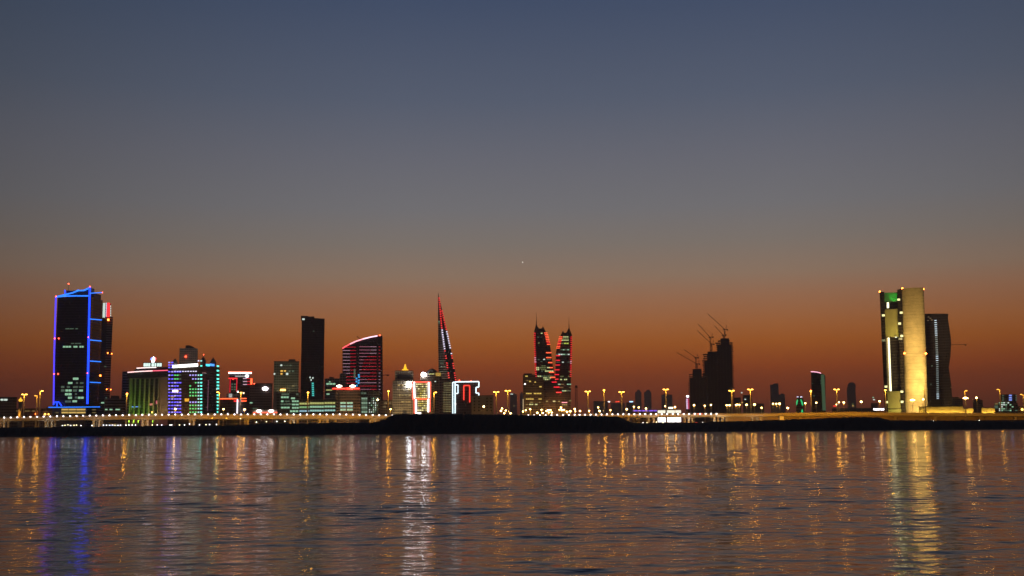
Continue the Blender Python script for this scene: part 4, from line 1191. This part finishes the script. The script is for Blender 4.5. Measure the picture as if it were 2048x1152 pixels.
b.fb('window', 1862.6, 730.6, 1865, 733, COOLD, .5); b.fb('window', 1860.6, 767.4, 1863, 770, COOLD, .5)
x0_, z0_ = b.f(1901, 688.6); x1_, z1_ = b.f(1934, 688)
obj('facade_boom', M().bar((x0_ - 2, 10, z0_), (x1_, 10, z1_), .5, .6).box(x1_ - 3, x1_ - 1, 9, 10.6, z1_ - 1.4, z1_ - .3), DARKM, b.root)
far('distant_block', 'low dark block tucked against the wavy edged tower', 1897, 1926, 797, 1900, BROWN, crown=[(1903, 797), (1903, 794), (1918, 794), (1918, 797)], cat='building')
far('distant_block', 'small dark block between mast lamp and gold lit wall, far right', 1946, 1966, 800, 1900, BROWN, crown=[(1950, 800), (1950, 797.5), (1960, 797.5), (1960, 800)], cat='building')

# long low gold-washed walls
def goldwall(x0, x1, yt, label, D=1300, pw=2600):
    q = B('low_building', label, 'building', x0, x1, yt, D, depth=12)
    q.body(plain('sand_render', (.45, .36, .2), .85))
    q.body(DARKM, 'roof_slab', -.005, 1.005, -.12, 1, q.h, q.h + .7)
    nn = max(2, int(q.w / 7))
    for k in range(nn):
        xx = q.w * (k + .5) / nn
        fx = obj('wall_light', M().box(xx - .5, xx + .5, -2.6, -2.1, 8.2, 8.6), GREYM, q.root)
        lamp('POINT', q.root, (xx, -3.0, 9.0), pw, (1, .66, .10), .4)
    return q
goldwall(1838, 1927, 813.4, 'long low wall washed in golden light at the foot of the wavy tower')
goldwall(1928, 1947, 817, 'short low golden lit wall beside the tall forked mast lamp')
goldwall(1963, 1990, 816.4, 'low golden lit wall just left of the checkered lit block')
# sign strip
b = B('lit_sign', 'small bright white strip sign left of the gold tower base', 'sign', 1746.5, 1768.5, 815.8, 1320, depth=1)
b.body(DARKM, 'sign_box', 0, 1, 0, 1, b.z(821.4), b.h)
for k in range(6):
    b.fb('sign_letter', 1747 + k * 3.6, 817, 1750 + k * 3.6, 820.4, emis('letter_white', (1, .95, .95), 5), .4)
obj('sign_post', M().lathe([(.4, 0), (.4, b.z(821.4))], b.w * .2, .5, 8).lathe([(.4, 0), (.4, b.z(821.4))], b.w * .8, .5, 8), DARKM, b.root)

# checkered block at the right edge
b = B('office_block', 'dark block with checkered lit windows and a blue lit panel, at the far right', 'building', 1989, 2036, 806, 1450, depth=24)
b.body(BROWN)
b.body(BROWN, 'upper_storeys', .3, .95, .1, .9, b.h, b.z(789))
for y in (805.6, 809.6, 813.6, 817.6, 821):
    b.row(y, [(1998, 2028)], [COOL, None, PALE, COOLD, None], 2.2, seg=4.6, gap=1.2); b.row(y, [(2030, 2035)], [COOLD, None], 2)
b.row(807.6, [(1989.4, 1996)], WARMD, 3); b.row(814, [(1989.4, 1996)], COOLD, 6)
for y in (791, 795.6, 800):
    b.fb('blue_window', 2018, y - 1.6, 2023.6, y + 1.2, emis('blue_lit', (.25, .35, 1), 1.1), .5, back=.1 * b.d)
    b.fb('window', 2004, y - 1, 2008, y + 1, COOLD, .5, back=.1 * b.d); b.fb('window', 2031, y - 1, 2034, y + 1, COOLD, .5, back=.1 * b.d)
b = B('low_building', 'low dark building cut by the frame edge, beside the checkered block', 'building', 2036, 2100, 812, 1500, depth=24)
b.body(BROWN); b.beacon(2044.5, 819, emis('sodium_glow', (1, .55, .12), 5), 1.6, 'wall_lamp')

# ------------------------------------------------------------------ the long bridge along the shore
BD = 1100.0
BR = [(-420, 838, 848), (-60, 834.5, 844), (0, 833.5, 843), (150, 829.8, 840.5), (300, 827.5, 839.5), (450, 826.8, 839), (600, 826.8, 838.6), (700, 827, 838.6), (790, 829, 838.6), (900, 829.4, 838),
      (1000, 829.2, 838), (1100, 828.4, 837), (1240, 826.6, 835.6), (1400, 826, 834.4), (1540, 825, 833.6), (1600, 823.6, 833), (1700, 822.4, 832.4), (1760, 822.6, 832.4), (1900, 823.4, 832.8), (2048, 825, 834), (2500, 830, 838)]
bx = np.array([p[0] for p in BR], float); bt = np.array([p[1] for p in BR], float); bb_ = np.array([p[2] for p in BR], float)
def deck(px):
    return at(px, float(np.interp(px, bx, bt)), BD), at(px, float(np.interp(px, bx, bb_)), BD)
t = thing('bridge', 'long low concrete road bridge along the shore, its railing dotted with white lamps', 'bridge', (0, BD, 0))
rd, rp, rl = [], [], []
for px in np.arange(-420, 2501, 20):
    a, c = deck(px)
    zm = a.z - 1.5
    rd.append([(a.x, .5, zm), (a.x, 15, zm), (a.x, 15, c.z + .6), (a.x, 11, c.z), (a.x, 3, c.z), (a.x, .5, c.z + .8)])
    rp.append([(a.x, -.1, a.z - 1.1), (a.x, -.1, zm - 1.2), (a.x, .48, zm - 1.2), (a.x, .48, a.z - 1.1)])
    rl.append([(a.x, .1, a.z - .3), (a.x, .1, a.z - .45), (a.x, .25, a.z - .45), (a.x, .25, a.z - .3)])
CB = plain('bridge_concrete', (.40, .36, .30), .85, scale=.3)
obj('deck', M().loft(rd), CB, t)
obj('parapet', M().loft(rp), CB, t)
rail = M().loft(rl)
for px in np.arange(-420, 2500, 5):
    a, _ = deck(px)
    rail.box(a.x - .06, a.x + .06, .12, .23, a.z - 1.1, a.z - .44)
obj('railing', rail, GREYM, t)
BL = emis('barrier_white', (1, .93, .95), 9)
lm = M().lathe([(.12, -.42), (.50, -.32), (.56, 0), (.46, .32), (.1, .42)], n=8).mesh('barrier_light')
lm.materials.append(BL)
def rights(a, c, st):
    px = a
    while px <= c:
        yield px
        px += st
count = 0
for px in list(rights(9, 785, 13.15)) + list(rights(998.5, 1152, 11.6)) + list(rights(1159, 1540, 10.95)):
    if count >= 100:
        break
    a, _ = deck(px)
    o = bpy.data.objects.new('barrier_light', lm)
    C.objects.link(o); o.parent = t
    o.location = (a.x, -.65, a.z - .9 + random.uniform(-.1, .1))
    count += 1
PIERS = [-60, -52, 2, 9, 17, 92, 97.5, 104, 110, 188, 193, 199, 205, 286, 291, 296, 381, 388, 491, 496, 581, 588, 595, 640, 647, 655, 672, 741, 746, 751, 757, 840, 848, 925, 933, 1010, 1018, 1090, 1098, 1180, 1188, 1256, 1297, 1307.5, 1369, 1377, 1384,
         1428, 1436, 1445, 1453, 1504, 1514, 1522, 1600, 1690, 1790, 1870, 1960, 2030]
for i, px in enumerate(PIERS):
    _, c = deck(px)
    yy = 3 if i % 2 else 9
    w_ = 1.0
    m = M().loft([[(-w_, -.9, GZ), (w_, -.9, GZ), (w_, .9, GZ), (-w_, .9, GZ)], [(-w_, -.9, c.z - 1.6), (w_, -.9, c.z - 1.6), (w_, .9, c.z - 1.6), (-w_, .9, c.z - 1.6)],
                  [(-w_ * 1.7, -1.1, c.z), (w_ * 1.7, -1.1, c.z), (w_ * 1.7, 1.1, c.z), (-w_ * 1.7, 1.1, c.z)]])
    o = obj('pier', m, CB, t)
    o.location = (c.x * (BD + yy) / BD, yy, 0)
UPW, UPY, UPC = (1, .92, .74), (1, .66, .22), (.86, 1, .95)
upl = M().box(-.6, .6, -.3, .3, 0, .5).mesh('pier_light'); upl.materials.append(GREYM)
for px, col, pw in ((3, UPY, 900), (11, UPW, 1300), (92, UPY, 900), (98, UPC, 1500), (108, UPC, 1100), (190, UPW, 1500), (202, UPW, 1700), (287, UPW, 1500), (294, UPW, 1500), (385, UPW, 1900), (493, UPY, 700), (584, UPC, 1500), (592, UPC, 1500),
                    (644, UPY, 1100), (655, UPW, 800), (673, UPW, 1500), (744, UPY, 1300), (753, UPW, 1200), (1297, UPW, 1600), (1307.5, UPW, 1900), (1369, UPC, 1700), (1377, UPY, 1500), (1384, UPC, 1700), (1428, UPC, 1700), (1437, UPY, 1500), (1446, UPC, 1800), (1453, UPY, 1500),
                    (1504, UPC, 1300), (1514, UPY, 800), (1522, UPC, 1000)):
    _, c = deck(px)
    f_ = bpy.data.objects.new('pier_light', upl); C.objects.link(f_); f_.parent = t
    f_.location = (c.x, -5.6, GZ)
    lamp('POINT', f_, (0, .6, 1.2), pw * (.3 if col is UPY else .42), col, .25)

fl_m = M().box(-.5, .5, -.4, 0, 0, .9).box(-.12, .12, -.3, -.1, -3.2, 0).mesh('added_side_fill'); fl_m.materials.append(DARKM)  # added hooded fill lights, dark from the water, to brighten the bridge side
for k, px in enumerate(np.arange(-45, 2130, 57)):
    a, _ = deck(px)
    pw = float(np.interp(px, [0, 150, 330, 450, 700, 800, 1000, 1240, 1550, 1720, 1780, 1900, 2048], [.30, .36, .75, 1.0, 1.05, .7, .4, .9, 1.2, 1.2, .6, .45, .4]))
    f_ = bpy.data.objects.new('added_side_fill', fl_m); C.objects.link(f_); f_.parent = t
    f_.location = (a.x, -21, GZ + 3.2)
    lamp('SPOT', f_, (0, .3, .5), 13500 * pw, (1, .40, .015), .5, (0, 21, 6), 140, .6)

# orange lit kiosk and the wall of the ramp
p = at(1563.5, 840, 1060)
z_ = at(1563.5, 831, 1060).z
t = thing('kiosk', 'little orange lit kiosk in front of the bridge ramp', 'kiosk', (p.x, p.y, GZ))
obj('cabin', M().box(-2.1, 2.1, 0, 3, 0, z_ - GZ - .5), GREYM, t)
obj('lit_panel', M().box(-2.0, 2.0, -.2, -.02, .4, z_ - GZ - .7), emis('kiosk_orange', (1, .42, .04), .9), t)
obj('roof', M().box(-2.5, 2.5, -.7, 3.3, z_ - GZ - .5, z_ - GZ), DARKM, t)
rw = []
for px in np.arange(1455, 2501, 15):
    _, c = deck(px)
    rw.append([(c.x, 13.0, GZ - 1), (c.x, 13.0, c.z - .02), (c.x, 14.2, c.z - .02), (c.x, 14.2, GZ - 1)])
rwo = obj('retaining_wall', M().loft(rw), plain('ramp_wall', (.34, .27, .19), .9), None)
rwo.location = (0, BD, 0)
rwo['label'] = 'long concrete retaining wall behind the piers of the bridge ramp'
rwo['category'] = 'wall'

# ------------------------------------------------------------------ street lighting
HEAD = emis('sodium_head', (1, .46, .06), 11)
HEADW = emis('sodium_head_hot', (1, .60, .18), 24)
HEADD = emis('sodium_head_dim', (1, .42, .05), 2.6)
POLE = plain('pole_steel', (.45, .40, .33), .6, noise=.1)
head_m = M().lathe([(.3, -.45), (1.0, -.40), (1.15, 0), (.8, .3), (.2, .42)], n=10).mesh('lamp_head')
head_m.materials.append(HEAD)
headd_m = M().lathe([(.3, -.45), (1.0, -.40), (1.15, 0), (.8, .3), (.2, .42)], n=10).mesh('lamp_head')
headd_m.materials.append(HEADD)
def mast(px, yt, arms, label, top=None, power=1.0, Hm=1124.0, red=False):
    D = Hm
    p = at(px, yt, D)
    zt = p.z - GZ
    t = thing('mast_lamp', label, 'street lamp', (p.x, p.y, GZ), 0, 'tall sodium mast lamps along the shore road')
    obj('pole', M().lathe([(.85, 0), (.8, 1), (.62, zt * .5), (.5, zt - .4), (.3, zt)], n=8), POLE, t)
    sp = 1.9
    xs = {'T': (-sp, sp), 'L': (-sp,), 'R': (sp,), 'C': (0,)}[arms]
    if arms != 'C':
        obj('crossarm', M().bar((min(xs + (0,)) - .4, 0, zt - .25), (max(xs + (0,)) + .4, 0, zt - .25), .3), POLE, t)
    hm = head_m if power >= .8 else headd_m
    for x in xs:
        o = bpy.data.objects.new('lamp_head', hm); C.objects.link(o); o.parent = t
        o.location = (x, -.1, zt + (.1 if arms != 'C' else .4))
    if red:
        obj('beacon', M().lathe([(.2, zt + .9), (.55, zt + 1.3), (.2, zt + 1.8)], n=8), REDL, t)
    # the light it throws on the road, and an added spot that brightens the pole
    lamp('POINT', t, (0, -2.2, zt - .6), 2700 * power, SOD, .9)
    lamp('SPOT', t, (0, -2.4, zt + .4), 5200 * power, (1, .50, .06), .3, (0, 0, zt - 9), 60, .8)
    return t
MASTS = [
    (49, 789, 'T', 'bright double-headed mast lamp beside the small minaret'),
    (74.5, 791.5, 'L', 'mast lamp with one head on its arm, between minaret and blue edged tower'),
    (254, 788.5, 'C', 'mast lamp with a red beacon, standing before the green lit bank'),
    (439, 784.5, 'L', 'one-armed mast lamp just right of the purple and green lit hotel block'),
    (482, 786, 'C', 'mast lamp rising above the twin white light columns of the showroom'),
    (616, 785.5, 'C', 'mast lamp in front of the tall dark slab tower'),
    (777, 783, 'C', 'mast lamp between the pink lined tower and the beige stepped tower'),
    (868, 785, 'R', 'mast lamp just right of the yellow block framed by light tubes'),
    (992.5, 784, 'T', 'double-headed mast lamp, first right of the white outlined block'),
    (1015.5, 781.5, 'T', 'double-headed mast lamp, second right of the white outlined block'),
    (1175.5, 783, 'T', 'double-headed mast lamp, next after the black lattice mast'),
    (1208, 781, 'C', 'slim mast lamp without arms, between two double-headed ones, right of lattice mast'),
    (1243, 784, 'T', 'double-headed mast lamp left of the violet light strip and faded pair of towers'),
    (1331.5, 779, 'T', 'double-headed mast lamp above the glaring white showroom'),
    (1463, 781.5, 'T', 'double-headed mast lamp at the right foot of the construction towers'),
    (1500.5, 779, 'T', 'double-headed mast lamp, next right after the one by the construction towers'),
    (1621.5, 783, 'C', 'mast lamp with red beacon against the pink capped curved tower'),
    (1673, 779, 'T', 'double-headed mast lamp right of the pink capped curved tower'),
    (1770.5, 781, 'C', 'mast lamp against the dark framed side of the gold tower'),
    (1849, 779.5, 'L', 'dim mast lamp in front of the lit shaft of the gold tower'),
    (1929, 781.5, 'R', 'mast lamp right of the wavy edged tower'),
    (1999, 779, 'L', 'dim mast lamp above the checkered lit block'),
]
for px, yt, ar, lb in MASTS:
    dim = px in (1849, 1999, 1929, 74.5)
    mast(px, yt, ar, lb, power=.45 if px in (1929, 1999, 74.5) else (.25 if dim else 1.0), red=px in (254, 1621.5))
mast(81, 782, 'R', 'far mast lamp showing an orange head above the one-armed lamp by the minaret', power=1.0)
mast(2046, 789, 'L', 'dim mast lamp at the extreme right edge', power=.3)

ORD = ['first', 'second', 'third', 'fourth', 'fifth', 'sixth', 'seventh', 'eighth', 'ninth', 'tenth', 'eleventh', 'twelfth', 'thirteenth', 'fourteenth', 'fifteenth', 'sixteenth', 'seventeenth', 'eighteenth', 'nineteenth', 'twentieth',
       'twenty-first', 'twenty-second', 'twenty-third', 'twenty-fourth', 'twenty-fifth', 'twenty-sixth', 'twenty-seventh', 'twenty-eighth']
hot_m = M().lathe([(.3, -.75), (.9, -.55), (1.1, 0), (.8, .6), (.2, .85)], n=10).mesh('lamp_head')
hot_m.materials.append(HEADW)
big_m = M().lathe([(.4, -.85), (2.2, -.7), (2.6, 0), (1.6, .6), (.3, .9)], n=12).mesh('lamp_head')
big_m.materials.append(HEADW)
SMALL = [   # (landmark phrase, [(px, y[, big])])
    ('near the hotel block and showroom', [(350.5, 818), (447, 818.5), (489, 819)]),
    ('between the pink lined and beige stepped towers', [(755.5, 799.5), (781, 818.5)]),
    ('before the low beige block beside the white outlined block', [(967.5, 813)]),
    ('in the crowd left of the golden lit block', [(1002, 821.5), (1004, 817), (1008.5, 826.5), (1011.5, 821), (1016, 822.5), (1021, 826.5)]),
    ('in the crowd below the twin horned towers', [(1046, 823), (1051.5, 820.5), (1060.5, 818.5), (1074.5, 825.5), (1083, 819.5), (1085.5, 826), (1093, 822), (1096, 820.5), (1100.5, 820.5), (1097, 825), (1103.5, 825), (1119, 819.5), (1122, 815.5), (1124, 820), (1128, 819.8), (1134, 823.5), (1140.5, 822.5), (1149.5, 818), (1150.5, 822.5)]),
    ('between lattice mast and white showroom', [(1160, 822), (1178, 822), (1196.5, 815), (1199, 822), (1208.5, 821.5), (1221, 820.5), (1253.5, 818.5), (1267.5, 813.5), (1277.5, 815), (1292, 817), (1331, 812.5), (1350, 814)]),
    ('at the foot of the construction towers', [(1388, 810.5), (1409.5, 811.5), (1422, 810), (1453.5, 810.5), (1459, 810.5)]),
    ('between the construction towers and green-legged building', [(1472, 809.5), (1475, 809), (1479, 809.5), (1493, 809.5), (1509, 809), (1523, 815.5), (1546, 807.5), (1552.5, 807.5), (1559, 807.5), (1575.5, 816)]),
    ('from the green-legged building to the gold tower', [(1610.5, 806.5), (1632.5, 805.5), (1673.5, 809), (1678, 804.5), (1687.5, 805), (1722.5, 803.5), (1759, 802.5)]),
    ('before the gold tower and its shaft', [(1825, 800, 1), (1846.5, 798.8)]),
    ('right of the wavy edged tower', [(1931, 796, 1), (1953, 795.5)]),
]
nsm = 0
for phrase, lst in SMALL:
    for k, q in enumerate(sorted(lst)):
        px, y = q[0], q[1]
        D = random.Random(int(px * 7)).uniform(1135, 1190) if y < 819 else random.Random(int(px * 7)).uniform(1150, 1280)
        if px in (1722.5, 1632.5, 1931, 1573): D = 1075
        p = at(px, y, D)
        zt = p.z - GZ
        lb = ('small street lamp, %s from left %s' % (ORD[k], phrase)) if len(lst) > 1 else 'small sodium street lamp ' + phrase
        t = thing('street_lamp', lb, 'street lamp', (p.x, p.y, GZ), 0, 'small sodium street lamps behind and on the bridge')
        obj('pole', M().lathe([(.34, 0), (.24, zt - .6), (.2, zt - .4)], n=6), POLE, t)
        o = bpy.data.objects.new('lamp_head', big_m if len(q) > 2 else hot_m); C.objects.link(o); o.parent = t
        o.location = (0, 0, zt)
        s_ = random.Random(int(px)).uniform(.62, 1.0)
        o.scale = (s_, s_, s_)
        if nsm % 2 == 0 or len(q) > 2:
            lamp('POINT', t, (0, -1.6, zt - .8), 950, SOD, .8)
        lamp('SPOT', t, (0, -1.6, zt + .2), 700, (1, .5, .06), .2, (0, 0, zt - 5), 60, .8)  # added spot, only to brighten the pole
        nsm += 1

# low road lamps in a line under the bridge
LOWM = {}
for key, mt in (('w', emis('low_white', (1, .95, .9), 7)), ('y', emis('low_yellow', (1, .82, .42), 7)), ('b', emis('low_bluewhite', (.85, .85, 1), 7)), ('a', emis('low_amber', (1, .55, .05), 6))):
    LOWM[key] = M().lathe([(.08, -.36), (.36, -.28), (.44, 0), (.36, .26), (.08, .36)], n=8).mesh('lamp_head')
    LOWM[key].materials.append(mt)
LOW = [
    ('under the bridge before the blue edged tower podium', [(125, 851, 'w'), (130, 850.5, 'y'), (136, 849.5, 'y'), (141, 851, 'w'), (148, 850.5, 'y'), (153, 850, 'y'), (162, 851, 'w'), (184, 851, 'w')]),
    ('under the bridge right of the blue edged tower', [(207, 850.5, 'b'), (213, 850.5, 'w'), (219, 850.5, 'b'), (225, 850, 'b'), (230, 850.5, 'y'), (236, 850.5, 'b'), (241, 850.5, 'w'), (252, 850.5, 'w'), (258, 850, 'b'), (264.5, 850, 'w'), (271, 850, 'b')]),
    ('under the bridge before the bank and hotel block', [(304.5, 850, 'y'), (314.5, 850, 'w'), (323.5, 850, 'b'), (340, 850, 'w'), (343.5, 850, 'w'), (359, 849.8, 'y'), (369, 849.8, 'w'), (379, 848, 'b'), (399, 849.6, 'w'), (412, 849.4, 'y'), (419, 849, 'w'), (433, 849, 'w')]),
    ('high beneath the bridge before the red outlined block', [(424.5, 836.5, 'a'), (453, 836.5, 'a'), (481, 837.2, 'y')]),
    ('under the bridge between red outlined block and dark slab', [(513, 844.5, 'w'), (513, 849, 'y'), (533, 843.5, 'y'), (553.5, 843, 'w'), (569.5, 842.5, 'w'), (557.5, 848.5, 'w'), (572.5, 848.5, 'y')]),
    ('under the bridge between mound and white showroom', [(1286, 846, 'w'), (1294, 846.5, 'y'), (1313, 844, 'y'), (1326, 846.5, 'y')]),
]
for phrase, lst in LOW:
    for k, (px, y, c_) in enumerate(sorted(lst)):
        D = 1050 + (k % 3) * 6
        p = at(px, y, D)
        zt = max(.8, p.z - GZ)
        t = thing('low_lamp', 'low lamp, %s from left, %s' % (ORD[k], phrase), 'lamp', (p.x, p.y, GZ), 0, 'low lamps along the road under the bridge')
        obj('post', M().lathe([(.16, 0), (.12, zt - .3), (.10, zt)], n=6), GREYM, t)
        o = bpy.data.objects.new('lamp_head', LOWM[c_]); C.objects.link(o); o.parent = t
        o.location = (0, 0, zt)

# ------------------------------------------------------------------ vehicles
HL = emis('headlight_white', (1, .95, .85), 22); TLm = emis('tail_red', (1, .05, .02), 9)
CARP = {n_: plain('paint_' + n_, c_, .3, noise=.05) for n_, c_ in (('white', (.6, .6, .6)), ('grey', (.2, .2, .21)), ('dark', (.03, .03, .035)), ('sand', (.4, .33, .22)))}
TYRE = plain('rubber_tyre', (.02, .02, .02), .9); GLS = plain('car_glass', (.02, .025, .03), .08)
def car(label, px, y, D, z0, paint, facing):
    """facing: 'towards' shows headlights, 'away' shows tail lights"""
    p = at(px, y, D)
    t = thing('car', label, 'car', (p.x, p.y, z0), 0, 'cars on the bridge and shore road')
    sc = 1.0
    obj('body', M().loft([[(-.88, -2.2, .35), (.88, -2.2, .35), (.9, 2.2, .35), (-.9, 2.2, .35)], [(-.9, -2.25, .75), (.9, -2.25, .75), (.92, 2.25, .8), (-.92, 2.25, .8)], [(-.86, -2.1, .92), (.86, -2.1, .92), (.86, 2.15, 1.0), (-.86, 2.15, 1.0)]]), CARP[paint], t)
    obj('cabin', M().loft([[(-.82, -1.1, .93), (.82, -1.1, .93), (.82, 1.7, 1.0), (-.82, 1.7, 1.0)], [(-.62, -.4, 1.48), (.62, -.4, 1.48), (.62, 1.1, 1.48), (-.62, 1.1, 1.48)]]), GLS, t)
    for sx in (-.8, .8):
        for sy in (-1.35, 1.4):
            w_ = obj('wheel', M().loft([[(xx, .33 * math.cos(a), .33 + .33 * math.sin(a)) for a in [i * math.pi / 6 for i in range(12)]] for xx in (-.12, .12)]), TYRE, t)
            w_.location = (sx, sy, 0)
        nm = 'headlight' if facing == 'towards' else 'tail_light'
        h_ = obj(nm, M().box(-.3, .3, -.12, 0, -.16, .16), HL if facing == 'towards' else TLm, t)
        h_.location = (sx * .72, -2.26, .68)
def dz(px):
    return deck(px)[0].z - 1.5
car('pale car with headlights on, right of the glaring white showroom under the bridge', 1403.5, 845, 1062, GZ, 'white', 'towards')
car('car showing red tail lights, first of three between piers right of the showroom', 1392, 845, 1068, GZ, 'sand', 'away')
car('car showing red tail lights by the left pier of the four-pier group', 1431, 844, 1068, GZ, 'grey', 'away')
car('car showing red tail lights by the right pier of the four-pier group', 1452, 844, 1068, GZ, 'dark', 'away')
for k, (px, pt) in enumerate(((471, 'white'), (477, 'grey'), (483.5, 'dark'))):
    car('car with headlights on, %s from the left below the twin white light columns' % ORD[k], px, 848, 1058 + 2 * k, GZ, pt, 'towards')
for k, (px, pt) in enumerate(((632, 'white'), (645, 'grey'), (662, 'dark'), (667.5, 'white'))):
    car('car with headlights on, %s from the left under the bridge beside dark slab' % ORD[k], px, 845, 1056 + 2 * k, GZ, pt, 'towards')
car('car with headlights on, first of the pair under the bridge by curved pink lined tower', 720, 844, 1056, GZ, 'white', 'towards')
car('car with headlights on, second of the pair under the bridge by curved pink lined tower', 726.5, 844, 1060, GZ, 'grey', 'towards')
for k, px in enumerate((1388.5, 1395.5, 1402)):
    car('dark car with red tail lights up on the bridge deck, %s of three in line' % ORD[k], px, 830, BD + 4 + k, dz(px), 'dark', 'away')
for k, px in enumerate((1801, 1863, 1955)):
    car('parked car below the ramp, %s of three right of the gold tower' % ORD[k], px, 838, 1050, GZ, ('white', 'sand', 'white')[k], 'towards')

# ------------------------------------------------------------------ an airliner's landing light over the centre
p = at(1045, 525, 5200)
t = thing('airplane', 'tiny bright aircraft high in the dusk sky over the twin horned towers', 'airplane', p)
AL = plain('white_aluminium', (.6, .6, .62), .35)
obj('fuselage', M().loft([[(r_ * math.cos(a), y_, r_ * math.sin(a)) for a in [i * math.pi / 5 for i in range(10)]] for y_, r_ in ((-7, .2), (-6, .8), (-4, 1.0), (4, 1.0), (8, .3))]), AL, t)
obj('wing', M().prism([(-7, .0), (-7, .15), (7, .15), (7, .0)], -1, 1.4), AL, t)
obj('tail_fin', M().box(-.1, .1, 6, 8, .4, 3), AL, t)
ll = M().lathe([(.2, -.9), (1.1, -.5), (1.3, 0), (1.1, .5), (.2, .9)], 0, -7.6, 10)
obj('landing_light', ll, emis('landing_light', (1, .97, .9), 13), t)

# ------------------------------------------------------------------ dusty evening air
HAZE = 1.25e-4
hm_ = bpy.data.materials.new('dusk_haze')
hm_.use_nodes = True
n, l = hm_.node_tree.nodes, hm_.node_tree.links
n.remove(n['Principled BSDF'])
pv = n.new('ShaderNodeVolumePrincipled')
pv.inputs['Color'].default_value = (.97, .83, .77, 1)
pv.inputs['Density'].default_value = HAZE
pv.inputs['Anisotropy'].default_value = .55
l.new(pv.outputs[0], n['Material Output'].inputs['Volume'])
obj('haze', M().box(-4700, 4700, -400, 6000, -3, 262), hm_, kind='stuff')
